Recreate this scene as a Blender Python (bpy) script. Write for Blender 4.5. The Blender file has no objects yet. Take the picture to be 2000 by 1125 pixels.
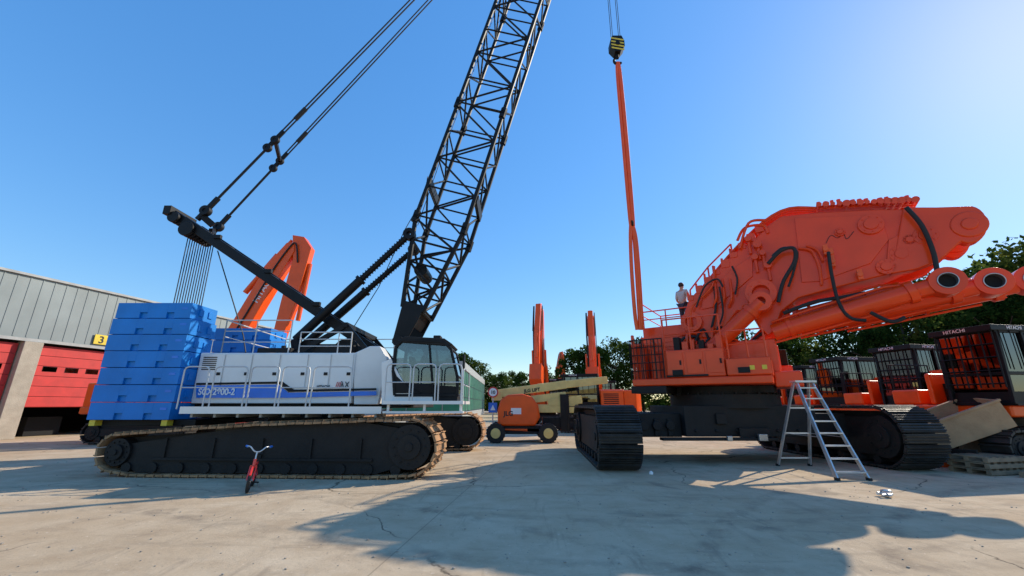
import bpy, bmesh, math, random
from mathutils import Vector as V, Matrix
rnd=random.Random(4)
rad=math.radians
sc=bpy.context.scene; col=sc.collection
H=1.65; FP=800.0; PIT=math.atan(228/800); cp=math.cos(PIT); sp=math.sin(PIT)
CAM=V((0,0,H))
# ---- survey helpers: photo bearing -> real point on a real plane
def ray(px,py):
    u=562.5-py
    return V((px-1000,FP*cp-u*sp,FP*sp+u*cp))
def S(px,py,Y):
    r=ray(px,py); return CAM+r*(Y/r.y)
def SP(px,py,O,d):
    r=ray(px,py); n=V((-d.y,d.x,0)); return CAM+r*(n.dot(O-CAM)/n.dot(r))
def G(px,py,z=0):
    r=ray(px,py); return CAM+r*((z-H)/r.z)
def pxb(x0,x1,y0,y1,Y0,Y1):
    ym=(y0+y1)/2; xm=(x0+x1)/2
    return V((S(x0,ym,Y0).x,Y0,S(xm,y1,Y0).z)),V((S(x1,ym,Y0).x,Y1,S(xm,y0,Y0).z))
# ---- materials
def mat(name,c,rough=.5,metal=0,var=.12,scale=2.5,dirt=0,dc=(.16,.12,.08),bump=0,coat=0,spec=.5):
    m=bpy.data.materials.new(name); m.use_nodes=True; nt=m.node_tree; N=nt.nodes; L=nt.links
    b=N['Principled BSDF']; b.inputs['Roughness'].default_value=rough; b.inputs['Metallic'].default_value=metal; b.inputs['Specular IOR Level'].default_value=spec
    if coat: b.inputs['Coat Weight'].default_value=coat; b.inputs['Coat Roughness'].default_value=.09
    tc=N.new('ShaderNodeTexCoord'); n1=N.new('ShaderNodeTexNoise'); n1.inputs['Scale'].default_value=scale; n1.inputs['Detail'].default_value=7
    L.new(tc.outputs['Object'],n1.inputs['Vector'])
    r=N.new('ShaderNodeValToRGB'); L.new(n1.outputs['Fac'],r.inputs['Fac'])
    r.color_ramp.elements[0].position=.3; r.color_ramp.elements[1].position=.7
    r.color_ramp.elements[0].color=[x*(1-var) for x in c]+[1]; r.color_ramp.elements[1].color=[min(1,x*(1+var)) for x in c]+[1]
    out=r.outputs['Color']
    if dirt:
        n2=N.new('ShaderNodeTexNoise'); n2.inputs['Scale'].default_value=scale*.6; n2.inputs['Detail'].default_value=9; n2.inputs['Roughness'].default_value=.7
        L.new(tc.outputs['Object'],n2.inputs['Vector'])
        mr=N.new('ShaderNodeMapRange'); mr.inputs[1].default_value=.42; mr.inputs[2].default_value=.72; mr.inputs[4].default_value=dirt
        L.new(n2.outputs['Fac'],mr.inputs[0]); mx=N.new('ShaderNodeMix'); mx.data_type='RGBA'
        L.new(mr.outputs[0],mx.inputs[0]); L.new(out,mx.inputs[6]); mx.inputs[7].default_value=list(dc)+[1]; out=mx.outputs[2]
        rr=N.new('ShaderNodeMapRange'); rr.inputs[3].default_value=rough; rr.inputs[4].default_value=min(1,rough+.35); L.new(mr.outputs[0],rr.inputs[0]); L.new(rr.outputs[0],b.inputs['Roughness'])
    L.new(out,b.inputs['Base Color'])
    if bump:
        n3=N.new('ShaderNodeTexNoise'); n3.inputs['Scale'].default_value=scale*9; n3.inputs['Detail'].default_value=5; L.new(tc.outputs['Object'],n3.inputs['Vector'])
        bp=N.new('ShaderNodeBump'); bp.inputs['Strength'].default_value=bump; bp.inputs['Distance'].default_value=.03
        L.new(n3.outputs['Fac'],bp.inputs['Height']); L.new(bp.outputs['Normal'],b.inputs['Normal'])
    return m
def glassm(name,tint=(.55,.62,.62),f=.3):
    m=bpy.data.materials.new(name); m.use_nodes=True; nt=m.node_tree; N=nt.nodes; L=nt.links
    for n in list(N): N.remove(n)
    o=N.new('ShaderNodeOutputMaterial'); t=N.new('ShaderNodeBsdfTransparent'); g=N.new('ShaderNodeBsdfGlossy'); x=N.new('ShaderNodeMixShader')
    t.inputs[0].default_value=list(tint)+[1]; g.inputs['Roughness'].default_value=.03; g.inputs[0].default_value=(.8,.85,.9,1)
    fr=N.new('ShaderNodeFresnel'); fr.inputs[0].default_value=1.5; ad=N.new('ShaderNodeMath'); ad.operation='ADD'; ad.inputs[1].default_value=f*.35
    L.new(fr.outputs[0],ad.inputs[0]); L.new(ad.outputs[0],x.inputs[0]); L.new(t.outputs[0],x.inputs[1]); L.new(g.outputs[0],x.inputs[2]); L.new(x.outputs[0],o.inputs[0])
    return m
def leafm(name,c,c2):
    m=bpy.data.materials.new(name); m.use_nodes=True; nt=m.node_tree; N=nt.nodes; L=nt.links
    for n in list(N): N.remove(n)
    o=N.new('ShaderNodeOutputMaterial'); d=N.new('ShaderNodeBsdfDiffuse'); t=N.new('ShaderNodeBsdfTranslucent'); x=N.new('ShaderNodeMixShader'); x.inputs[0].default_value=.45
    tc=N.new('ShaderNodeTexCoord'); n=N.new('ShaderNodeTexNoise'); n.inputs['Scale'].default_value=.7; n.inputs['Detail'].default_value=4; r=N.new('ShaderNodeValToRGB')
    r.color_ramp.elements[0].position=.35; r.color_ramp.elements[1].position=.65; r.color_ramp.elements[0].color=list(c)+[1]; r.color_ramp.elements[1].color=list(c2)+[1]
    L.new(tc.outputs['Object'],n.inputs['Vector']); L.new(n.outputs['Fac'],r.inputs[0]); L.new(r.outputs[0],d.inputs[0]); L.new(r.outputs[0],t.inputs[0])
    L.new(d.outputs[0],x.inputs[1]); L.new(t.outputs[0],x.inputs[2]); L.new(x.outputs[0],o.inputs[0])
    return m
M={}
M['black']=mat('black_paint',(.005,.0055,.007),.5,var=.3,dirt=.04,spec=.25)
M['blackd']=mat('black_dusty_steel',(.012,.011,.011),.6,var=.3,dirt=.45,dc=(.045,.036,.028),bump=.3,spec=.3)
M['white']=mat('white_paint',(.82,.80,.76),.35,dirt=.18,dc=(.42,.36,.29),var=.04,scale=1.5,coat=.3)
M['grey']=mat('grey_paint',(.38,.38,.37),.5,dirt=.25)
M['galv']=mat('galvanised_rail',(.62,.61,.59),.45,metal=.2,dirt=.15)
M['blue']=mat('blue_paint',(.004,.20,.62),.45,dirt=.22,dc=(.04,.13,.28),scale=1.6,bump=.12,spec=.35)
M['stripe']=mat('blue_stripe',(.01,.18,.70),.3)
M['rust']=mat('rusty_dry_steel',(.36,.18,.08),.85,var=.45,scale=5,dirt=.55,dc=(.50,.35,.20),bump=.6)
M['shoe']=mat('track_shoe_steel',(.028,.027,.027),.5,metal=.3,var=.4,scale=5,dirt=.45,dc=(.11,.09,.07),bump=.3)
M['orange']=mat('orange_paint',(.86,.062,.005),.3,var=.10,scale=1.2,dirt=.22,dc=(.45,.035,.008),coat=.22,bump=.05,spec=.3)
M['orange2']=mat('orange_paint_bright',(.92,.10,.005),.35,var=.08,dirt=.2,dc=(.45,.06,.015),coat=.15,spec=.35)
M['steel']=mat('bare_steel',(.45,.44,.43),.35,metal=.8,dirt=.3)
M['alu']=mat('aluminium',(.62,.62,.62),.35,metal=.7,dirt=.3,dc=(.3,.28,.25),scale=6)
M['rubber']=mat('black_rubber',(.010,.010,.010),.65,dirt=.25,dc=(.06,.05,.045))
M['rope']=mat('wire_rope',(.012,.012,.014),.6,metal=.2)
M['cream']=mat('cream_paint',(.88,.66,.22),.4,dirt=.2)
M['yellow']=mat('yellow_paint',(.8,.58,.04),.4,dirt=.2)
M['red']=mat('red_door',(.55,.03,.025),.5,dirt=.25,dc=(.28,.03,.03))
M['clad']=mat('metal_cladding',(.23,.26,.26),.45,metal=.1,var=.12,scale=.6,dirt=.2,dc=(.17,.18,.17))
M['conc']=mat('concrete',(.40,.34,.27),.85,dirt=.4,dc=(.25,.20,.15),bump=.4)
M['bin']=mat('tan_bin_paint',(.44,.28,.15),.7,dirt=.5,dc=(.26,.14,.07),bump=.3)
M['dark']=mat('dark_interior',(.012,.012,.013),.9)
M['wood']=mat('weathered_wood',(.26,.19,.12),.8,var=.4,dirt=.4,bump=.4)
M['skin']=mat('skin',(.5,.28,.19),.6,var=.05)
M['shirt']=mat('grey_cloth',(.48,.48,.45),.9,bump=.2)
M['trous']=mat('dark_cloth',(.04,.045,.06),.9,bump=.2)
M['hair']=mat('dark_hair',(.03,.02,.015),.7)
M['wpaint']=mat('white_lettering',(.85,.85,.85),.5,var=.03)
M['kpaint']=mat('black_lettering',(.01,.01,.01),.5)
M['rpaint']=mat('red_sign_paint',(.6,.02,.02),.4)
M['sign']=mat('blue_sign_paint',(.02,.15,.65),.4)
M['bred']=mat('bicycle_red',(.75,.035,.025),.3,coat=.5)
M['ggreen']=mat('green_facade_glass',(.03,.22,.12),.45,var=.3,scale=.4,spec=.3)
M['bark']=mat('bark',(.07,.05,.035),.9,var=.3,bump=.5)
M['glass']=glassm('cab_glass',(.45,.52,.52)); M['dglass']=glassm('tinted_glass',(.10,.12,.13),.3)
M['leaf']=leafm('foliage',(.020,.048,.010),(.070,.115,.020)); M['leaf2']=leafm('foliage_light',(.05,.095,.014),(.125,.145,.03))
M['leaf3']=leafm('foliage_dark',(.012,.032,.008),(.045,.075,.014))
# ---- mesh builder
MW={}
class MB:
    def __init__(s): s.v=[];s.f=[];s.m=[]
    def add(s,vs,fs,m=0):
        o=len(s.v); s.v+=[V(v) for v in vs]; s.f+=[[i+o for i in f] for f in fs]; s.m+=[m]*len(fs); return s
    def hexa(s,p,m=0): return s.add(p,[(0,3,2,1),(4,5,6,7),(0,1,5,4),(1,2,6,5),(2,3,7,6),(3,0,4,7)],m)
    def b2(s,lo,hi,m=0):
        a,b=lo,hi; return s.hexa([(a[0],a[1],a[2]),(b[0],a[1],a[2]),(b[0],b[1],a[2]),(a[0],b[1],a[2]),(a[0],a[1],b[2]),(b[0],a[1],b[2]),(b[0],b[1],b[2]),(a[0],b[1],b[2])],m)
    def box(s,c,sz,X=V((1,0,0)),Y=V((0,1,0)),Z=V((0,0,1)),m=0):
        c=V(c);x=X*sz[0]/2;y=Y*sz[1]/2;z=Z*sz[2]/2
        return s.hexa([c-x-y-z,c+x-y-z,c+x+y-z,c-x+y-z,c-x-y+z,c+x-y+z,c+x+y+z,c-x+y+z],m)
    def beam(s,p,q,w,h,up=V((0,0,1)),m=0):
        p=V(p);q=V(q);X=(q-p).normalized()
        if abs(X.dot(up))>.98: up=V((1,0,0))
        Y=up.cross(X).normalized();Z=X.cross(Y); return s.box((p+q)/2,((q-p).length,w,h),X,Y,Z,m)
    def tube(s,p,q,r,r2=None,n=10,m=0):
        p=V(p);q=V(q);r2=r if r2 is None else r2; X=(q-p).normalized(); a=V((0,0,1)) if abs(X.z)<.9 else V((1,0,0))
        Y=a.cross(X).normalized();Z=X.cross(Y); vs=[]
        for c,rr in((p,r),(q,r2)):
            for i in range(n):
                t=2*math.pi*i/n; vs.append(c+Y*(rr*math.cos(t))+Z*(rr*math.sin(t)))
        fs=[(i,(i+1)%n,n+(i+1)%n,n+i) for i in range(n)]+[tuple(range(n))[::-1],tuple(range(n,2*n))]
        return s.add(vs,fs,m)
    def ring(s,c,ax,R,r,w,n=24,m=0):
        c=V(c);ax=V(ax).normalized();a=V((0,0,1)) if abs(ax.z)<.9 else V((1,0,0));Y=a.cross(ax).normalized();Z=ax.cross(Y);vs=[]
        for i in range(n):
            t=2*math.pi*i/n;e=Y*math.cos(t)+Z*math.sin(t)
            vs+=[c+e*R-ax*w/2,c+e*R+ax*w/2,c+e*r+ax*w/2,c+e*r-ax*w/2]
        fs=[]
        for i in range(n):
            j=(i+1)%n
            for k in range(4): fs.append((i*4+k,j*4+k,j*4+(k+1)%4,i*4+(k+1)%4))
        return s.add(vs,fs,m)
    def torus(s,c,ax,R,r,n=28,k=8,m=0,a0=0,a1=2*math.pi):
        c=V(c);ax=V(ax).normalized();a=V((0,0,1)) if abs(ax.z)<.9 else V((1,0,0));Y=a.cross(ax).normalized();Z=ax.cross(Y)
        full=abs(a1-a0-2*math.pi)<1e-4
        pts=[c+(Y*math.cos(a0+(a1-a0)*i/n)+Z*math.sin(a0+(a1-a0)*i/n))*R for i in range(n if full else n+1)]
        return s.path(pts,r,k,m,closed=full)
    def path(s,pts,r,n=8,m=0,closed=False,smooth=0):
        pts=[V(p) for p in pts]
        if smooth:
            q=[];P=[pts[0]]+pts+[pts[-1]]
            for i in range(1,len(P)-2):
                for k in range(smooth):
                    t=k/smooth;a,b,c,d=P[i-1],P[i],P[i+1],P[i+2]
                    q.append(.5*((2*b)+(c-a)*t+(2*a-5*b+4*c-d)*t*t+(3*b-a-3*c+d)*t**3))
            q.append(pts[-1]);pts=q
        N=len(pts);vs=[];Y=None
        for i,p in enumerate(pts):
            if closed: T=(pts[(i+1)%N]-pts[i-1]).normalized()
            else: T=(pts[min(i+1,N-1)]-pts[max(i-1,0)]).normalized()
            if Y is None:
                a=V((0,0,1)) if abs(T.z)<.9 else V((1,0,0)); Y=a.cross(T).normalized()
            else: Y=(Y-T*Y.dot(T)).normalized()
            Z=T.cross(Y)
            for k in range(n):
                t=2*math.pi*k/n; vs.append(p+Y*(r*math.cos(t))+Z*(r*math.sin(t)))
        fs=[]
        for i in range(N if closed else N-1):
            j=(i+1)%N
            for k in range(n): fs.append((i*n+k,i*n+(k+1)%n,j*n+(k+1)%n,j*n+k))
        if not closed: fs+=[tuple(range(n))[::-1],tuple(range((N-1)*n,N*n))]
        return s.add(vs,fs,m)
    def prism(s,poly,ext,m=0):
        n=len(poly);ext=V(ext);vs=[V(p) for p in poly]+[V(p)+ext for p in poly]
        return s.add(vs,[tuple(range(n)),tuple(range(n,2*n))[::-1]]+[(i,(i+1)%n,n+(i+1)%n,n+i) for i in range(n)],m)
    def ball(s,c,r,m=0,sc=(1,1,1),n=12):
        c=V(c);vs=[];fs=[];h=n//2
        for i in range(1,h):
            for j in range(n):
                a=math.pi*i/h;b=2*math.pi*j/n; vs.append(c+V((r*sc[0]*math.sin(a)*math.cos(b),r*sc[1]*math.sin(a)*math.sin(b),r*sc[2]*math.cos(a))))
        t=len(vs);vs+=[c+V((0,0,r*sc[2])),c-V((0,0,r*sc[2]))]
        for i in range(h-2):
            for j in range(n): fs.append((i*n+j,i*n+(j+1)%n,(i+1)*n+(j+1)%n,(i+1)*n+j))
        for j in range(n): fs+=[(t,j,(j+1)%n),(t+1,(h-2)*n+(j+1)%n,(h-2)*n+j)]
        return s.add(vs,fs,m)
    def obj(s,name,parent,mats,bevel=0,label=None,local=False,sharp=35,raw=False):
        if not isinstance(mats,(list,tuple)): mats=[mats]
        me=bpy.data.meshes.new(name)
        vs=s.v
        if parent is not None and not local:
            inv=MW[parent].inverted(); vs=[inv@v for v in vs]
        me.from_pydata([tuple(v) for v in vs],[],s.f)
        for x in mats: me.materials.append(M[x] if isinstance(x,str) else x)
        me.polygons.foreach_set('material_index',s.m)
        if not raw:
            bm=bmesh.new();bm.from_mesh(me);bmesh.ops.recalc_face_normals(bm,faces=bm.faces);bm.to_mesh(me);bm.free()
            me.polygons.foreach_set('use_smooth',[True]*len(me.polygons)); me.set_sharp_from_angle(angle=rad(sharp))
        ob=bpy.data.objects.new(name,me);col.objects.link(ob)
        if parent is not None: ob.parent=parent; MW[ob]=MW[parent]
        else: MW[ob]=Matrix.Identity(4)
        if bevel:
            b=ob.modifiers.new('bevel','BEVEL');b.width=bevel;b.segments=2;b.limit_method='ANGLE';b.angle_limit=rad(40);b.harden_normals=True
        if label: ob['label']=label
        return ob
def thing(name,loc,label,cat,rot=0,group=None,scale=1):
    e=bpy.data.objects.new(name,None);e.empty_display_size=.3;e.location=loc;e.rotation_euler=(0,0,rot);e.scale=(scale,)*3;col.objects.link(e)
    e['label']=label;e['category']=cat
    if group:e['group']=group
    MW[e]=Matrix.LocRotScale(V(loc),Matrix.Rotation(rot,3,'Z').to_quaternion(),V((scale,)*3))
    return e
def copy_thing(t,loc,rot=0,scale=None,label=None):
    def cpy(o,par):
        c=o.copy();col.objects.link(c)
        if par: c.parent=par
        for ch in list(o.children):
            cpy(ch,c)
        return c
    n=cpy(t,None);n.location=loc;n.rotation_euler=(0,0,rot)
    if scale: n.scale=scale if isinstance(scale,tuple) else (scale,)*3
    if label:n['label']=label
    return n
def text(body,org,xd,yd,h,m,parent,name='lettering',center=False,bold=0,sx=1,local=False):
    cu=bpy.data.curves.new('t','FONT');cu.body=body;cu.size=h/.7;cu.extrude=.003;cu.offset=bold
    if center:cu.align_x='CENTER'
    ob=bpy.data.objects.new('t',cu);col.objects.link(ob);bpy.context.view_layer.update()
    me=bpy.data.meshes.new_from_object(ob.evaluated_get(bpy.context.evaluated_depsgraph_get()));bpy.data.objects.remove(ob)
    xd=V(xd).normalized();zd=xd.cross(V(yd)).normalized();yd=zd.cross(xd)
    mx=Matrix(((xd.x*sx,yd.x,zd.x,org[0]),(xd.y*sx,yd.y,zd.y,org[1]),(xd.z*sx,yd.z,zd.z,org[2]),(0,0,0,1)))
    if not local: mx=MW[parent].inverted()@mx
    me.transform(mx);me.materials.clear();me.materials.append(M[m])
    o=bpy.data.objects.new(name,me);col.objects.link(o);o.parent=parent;MW[o]=MW[parent];return o
def hull(P):
    P=sorted(set((round(a,5),round(b,5)) for a,b in P))
    def half(Q):
        h=[]
        for p in Q:
            while len(h)>1 and (h[-1][0]-h[-2][0])*(p[1]-h[-2][1])-(h[-1][1]-h[-2][1])*(p[0]-h[-2][0])<=0:h.pop()
            h.append(p)
        return h[:-1]
    return half(P)+half(P[::-1])
def cpoly(circles,dr=0,n=40): return hull([(s+(r+dr)*math.cos(2*math.pi*i/n),z+(r+dr)*math.sin(2*math.pi*i/n)) for s,z,r in circles for i in range(n)])
def crawler(parent,O,a,b,circles,w,pitch,mshoe,mframe,wheels,local=False,gro=1,rollers=7,panels=True):
    O=V(O);a=V(a);b=V(b);z=V((0,0,1))
    P=lambda s,h,t=0:O+a*s+z*h+b*t
    h=cpoly(circles,-.05);N=len(h);Ls=[math.dist(h[i],h[(i+1)%N]) for i in range(N)];T=sum(Ls);n=round(T/pitch);pt=T/n
    mb=MB();i=0;acc=0
    for k in range(n):
        d=k*pt
        while acc+Ls[i]<d: acc+=Ls[i];i+=1
        u=(d-acc)/Ls[i];p=[h[i][j]+(h[(i+1)%N][j]-h[i][j])*u for j in(0,1)]
        j=i;t=((h[(j+1)%N][0]-h[j][0]),(h[(j+1)%N][1]-h[j][1]));l=math.hypot(*t);t=(t[0]/l,t[1]/l)
        Tv=a*t[0]+z*t[1];Nv=a*t[1]-z*t[0]
        jit=rnd.uniform(-.006,.006)
        mb.box(P(p[0],p[1],w/2)+Nv*jit,(pt*.88,w*rnd.uniform(.99,1.01),.05),Tv,b,Nv)
        for g in range(gro):
            mb.box(P(p[0],p[1],w/2)+Nv*.045+Tv*((g-(gro-1)/2)*pt*.28+(.3*pt if gro==1 else 0)),(.025,w*.98,.045),Tv,b,Nv)
    trk=mb.obj('track',parent,mshoe,local=local)
    mb=MB();hh=cpoly(circles,-.14)
    mb.prism([P(s,q,w*.3) for s,q in hh],b*w*.4)
    mb.prism([P(s,q,w*.14) for s,q in cpoly([(c[0],c[1],c[2]-.3 if c[2]>.35 else c[2]*.5) for c in circles])],b*w*.72)
    s0=min(c[0] for c in circles);s1=max(c[0] for c in circles)
    if panels:
        for k in range(5):
            s=s0+(s1-s0)*(k+1)/6
            mb.box(P(s,.62,w*.12),(.05,.05,.5),a,b,z)
        mb.box(P((s0+s1)/2,.40,w*.11),(s1-s0-1.8,.06,.05),a,b,z)
    for k in range(rollers):
        s=s0+(s1-s0)*(k+.5)/rollers
        mb.tube(P(s,.2,w*.1),P(s,.2,w*.9),.12,n=12)
    mb.obj('track_frame',trk,mframe,local=local)
    for s,q,r in wheels:
        mb=MB()
        mb.tube(P(s,q,w*.07),P(s,q,w*.93),r,n=28);mb.tube(P(s,q,w*.02),P(s,q,w*.98),r*.55,n=20);mb.tube(P(s,q,-.01),P(s,q,w+.01),r*.2,n=12)
        for k in range(12):
            t=k*math.pi/6;mb.tube(P(s+r*.75*math.cos(t),q+r*.75*math.sin(t),w*.05),P(s+r*.75*math.cos(t),q+r*.75*math.sin(t),w*.95),.025,n=6)
        mb.obj('drive_wheel',trk,mframe,local=local,bevel=.01)
    return trk
def rail(mb,pts,h,r=.02,mid=1,m=0):
    up=V((0,0,h));P=[V(p) for p in pts]
    for p in P: mb.tube(p,p+up,r,n=7,m=m)
    for i in range(len(P)-1):
        mb.tube(P[i]+up,P[i+1]+up,r,n=7,m=m)
        for k in range(mid): mb.tube(P[i]+up*(k+1)/(mid+1),P[i+1]+up*(k+1)/(mid+1),r*.8,n=6,m=m)
def hoop(p,q,h,par,r=.019):
    mb=MB();p=V(p);q=V(q);d=(q-p).normalized();c=.1;z=V((0,0,1))
    mb.path([p,p+z*(h-c),p+z*(h-c*.3)+d*c*.3,p+z*h+d*c,q+z*h-d*c,q+z*(h-c*.3)-d*c*.3,q+z*(h-c),q],r,7)
    mb.tube(p+z*h*.5,q+z*h*.5,r*.8,n=6);mb.obj('handrail',par,'galv')
X3=V((1,0,0));Y3=V((0,1,0));Z3=V((0,0,1))
# =============== GROUND
def ground():
    m=bpy.data.materials.new('dusty_concrete');m.use_nodes=True;nt=m.node_tree;N=nt.nodes;L=nt.links;b=N['Principled BSDF'];b.inputs['Roughness'].default_value=.95;b.inputs['Specular IOR Level'].default_value=.1
    tc=N.new('ShaderNodeTexCoord')
    def mapn(sc_,rot=(0,0,0),loc=(0,0,0)):
        mp=N.new('ShaderNodeMapping');mp.inputs['Scale'].default_value=sc_;mp.inputs['Rotation'].default_value=rot;mp.inputs['Location'].default_value=loc;L.new(tc.outputs['Object'],mp.inputs[0]);return mp.outputs[0]
    def noise(s,d=8,r=.6,vec=None,dist=0):
        n=N.new('ShaderNodeTexNoise');n.inputs['Scale'].default_value=s;n.inputs['Detail'].default_value=d;n.inputs['Roughness'].default_value=r;n.inputs['Distortion'].default_value=dist;L.new(vec or tc.outputs['Object'],n.inputs['Vector']);return n.outputs['Fac']
    def mr(x,a,b_,c=0,d=1):
        q=N.new('ShaderNodeMapRange');q.inputs[1].default_value=a;q.inputs[2].default_value=b_;q.inputs[3].default_value=c;q.inputs[4].default_value=d;L.new(x,q.inputs[0]);return q.outputs[0]
    def mix(f,A,B):
        x=N.new('ShaderNodeMix');x.data_type='RGBA';L.new(f,x.inputs[0])
        for k,v in((6,A),(7,B)):
            if isinstance(v,tuple):x.inputs[k].default_value=v
            else:L.new(v,x.inputs[k])
        return x.outputs[2]
    c=mix(mr(noise(.25),.35,.65),(.54,.395,.25,1),(.68,.53,.36,1))
    c=mix(mr(noise(1.3,10,.7),.42,.74,0,.7),c,(.40,.275,.165,1))
    c=mix(mr(noise(.12,4),.50,.64,0,.6),c,(.44,.285,.155,1))
    c=mix(mr(noise(1.2,8,.7,mapn((.35,1.4,1),(0,0,.35)),1.5),.53,.70,0,.5),c,(.29,.21,.14,1))
    c=mix(mr(noise(1.1,9,.7,mapn((1.1,.3,1),(0,0,-.9)),2.5),.55,.67,0,.45),c,(.29,.21,.145,1))
    c=mix(mr(noise(.55,3,.5,mapn((1,1,1),(0,0,0),(7,3,0)),.6),.65,.71,0,.5),c,(.22,.17,.125,1))
    c=mix(mr(noise(28,3,.6),.3,.36,.5,0),c,(.15,.11,.08,1))
    c=mix(mr(noise(14,2,.6),.66,.73,0,.5),c,(.74,.60,.44,1))
    # curved tyre tracks (thin concentric dark bands around points off the yard)
    for (lx,ly,r0,g_) in((14,-2,13.0,.30),(-9,-6,14.5,.26),(3,22,16.2,.24)):
        vm=N.new('ShaderNodeVectorMath');vm.operation='DISTANCE';vm.inputs[1].default_value=(lx,ly,0);L.new(tc.outputs['Object'],vm.inputs[0])
        pg=N.new('ShaderNodeMath');pg.operation='PINGPONG';pg.inputs[1].default_value=.95
        sb=N.new('ShaderNodeMath');sb.operation='SUBTRACT';sb.inputs[1].default_value=r0;L.new(vm.outputs['Value'],sb.inputs[0]);ab=N.new('ShaderNodeMath');ab.operation='ABSOLUTE';L.new(sb.outputs[0],ab.inputs[0])
        s2=N.new('ShaderNodeMath');s2.operation='SUBTRACT';s2.inputs[1].default_value=.9;L.new(ab.outputs[0],s2.inputs[0]);a2=N.new('ShaderNodeMath');a2.operation='ABSOLUTE';L.new(s2.outputs[0],a2.inputs[0])
        band=mr(a2.outputs[0],.08,.17,g_,0);br_=mr(noise(2.2,6,.7),.42,.6);mm=N.new('ShaderNodeMath');mm.operation='MULTIPLY';L.new(band,mm.inputs[0]);L.new(br_,mm.inputs[1]);c=mix(mm.outputs[0],c,(.13,.10,.08,1))
    nz=N.new('ShaderNodeTexNoise');nz.inputs['Scale'].default_value=.8;nz.inputs['Detail'].default_value=6;L.new(tc.outputs['Object'],nz.inputs['Vector'])
    va=N.new('ShaderNodeVectorMath');va.operation='MULTIPLY_ADD';va.inputs[1].default_value=(1.2,1.2,0);L.new(nz.outputs['Color'],va.inputs[0]);L.new(tc.outputs['Object'],va.inputs[2])
    vo=N.new('ShaderNodeTexVoronoi');vo.feature='DISTANCE_TO_EDGE';vo.inputs['Scale'].default_value=.17;L.new(va.outputs[0],vo.inputs['Vector'])
    cr=mr(vo.outputs['Distance'],0,.0035,1,0);gate=mr(noise(.2,3),.42,.5);mu=N.new('ShaderNodeMath');mu.operation='MULTIPLY';L.new(cr,mu.inputs[0]);L.new(gate,mu.inputs[1])
    c=mix(mu.outputs[0],c,(.10,.075,.05,1))
    br=N.new('ShaderNodeTexBrick');br.inputs['Scale'].default_value=1;br.inputs['Mortar Size'].default_value=.010;br.inputs['Brick Width'].default_value=9;br.inputs['Row Height'].default_value=5;br.inputs['Color1'].default_value=(0,0,0,1);br.inputs['Color2'].default_value=(0,0,0,1);br.inputs['Mortar'].default_value=(1,1,1,1);br.offset=0
    L.new(mapn((1,1,1),(0,0,.12),(2,1.3,0)),br.inputs['Vector'])
    c=mix(mr(br.outputs['Color'],0,1,0,.45),c,(.2,.15,.10,1))
    L.new(c,b.inputs['Base Color'])
    bp=N.new('ShaderNodeBump');bp.inputs['Strength'].default_value=.5;bp.inputs['Distance'].default_value=.02;L.new(noise(9,10,.75),bp.inputs['Height']);L.new(bp.outputs[0],b.inputs['Normal'])
    me=MB().add([(-400,-60,0),(400,-60,0),(400,900,0),(-400,900,0)],[(0,1,2,3)]).obj('ground',None,m)
    me['kind']='structure'
ground()
R=random.Random(21);mb=MB()
for k in range(650):
    y=R.uniform(3.2,14);x=R.uniform(-1.2,1.2)*y;s=R.uniform(.006,.02)
    mb.ball((x,y,s*.4),s,sc=(1,R.uniform(.6,1.2),.6),n=6)
gv=mb.obj('gravel',None,'conc');gv['kind']='stuff';gv['label']='loose small stones scattered on the dusty concrete';gv['category']='gravel'
# =============== CRAWLER CRANE
cr=thing('crawler_crane',(-5.85,13.5,0),'white and blue crawler crane with black lattice boom and blue counterweights','crane')
th=rad(-3);ta=V((math.cos(th),math.sin(th),0));tb=V((-math.sin(th),math.cos(th),0))
TO=V((-1.7,10.1,0))
for o,ms in((0,'rust'),(5.95,'rust')):
    O=TO+tb*o+X3*(.35 if o else 0)
    crawler(cr,O,ta,tb,[(-.68,.70,.66),(-1.5,.2,.2),(-7.3,.18,.18),(-7.9,.55,.45),(-4.6,1.08,.15),(-2.0,1.2,.12)],1.1,.215,ms,'blackd',[(-.70,.70,.5),(-7.85,.55,.32)],rollers=11)
mb=MB()
for s in(-5.6,-3.0): mb.box(TO+ta*s+tb*3.5+Z3*.85,(.9,5.4,.55),ta,tb,Z3)
mb.box(TO+ta*-4.3+tb*3.5+Z3*.85,(2.9,2.9,.7),ta,tb,Z3)
mb.box(TO+ta*-2.35+tb*2.6+Z3*.8,(.5,2.2,.5),ta,tb,Z3,m=1);mb.box(TO+ta*-1.9+tb*3.0+Z3*1.05,(.8,1.2,.12),ta,tb,Z3,m=1)
mb.obj('carbody',cr,['grey','white'],bevel=.02)
MB().tube((-6.1,13.5,1.15),(-6.1,13.5,1.62),1.35,n=40).obj('slewing_ring',cr,'blackd')
lo,hi=pxb(382,690,689,788,11.6,15.4);hx0,hx1,hz0,hz1=lo.x,hi.x,lo.z,hi.z
mb=MB();mb.b2((hx0,11.6,hz0),(hx1,15.4,hz1));mb.b2((hx0-.8,11.8,hz0-.12),(hx1+1.6,15.2,hz0-.002),m=1)
for o,e in((0,.5),(3,.5)):
    mb.prism([S(x,y,11.65)+Y3*o for x,y in((690.5,790),(690.5,690),(722,676),(742,676),(756,700),(748,745),(738,790))],Y3*e)
house=mb.obj('machinery_house',cr,['white','blackd'],bevel=.025)
xs=[hx0+.02]+[S(x,730,11.6).x for x in(436,490,545,600,645)]+[hx1-.02]
for i in range(6):
    MB().b2((xs[i]+.022,11.565,hz0+.42),(xs[i+1]-.022,11.597,hz1-.04)).obj('access_door',house,'white',bevel=.012)
    MB().b2((xs[i+1]-.16,11.55,hz0+.75),(xs[i+1]-.06,11.564,hz0+.83)).obj('door_handle',house,'blackd')
mb=MB()
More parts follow.
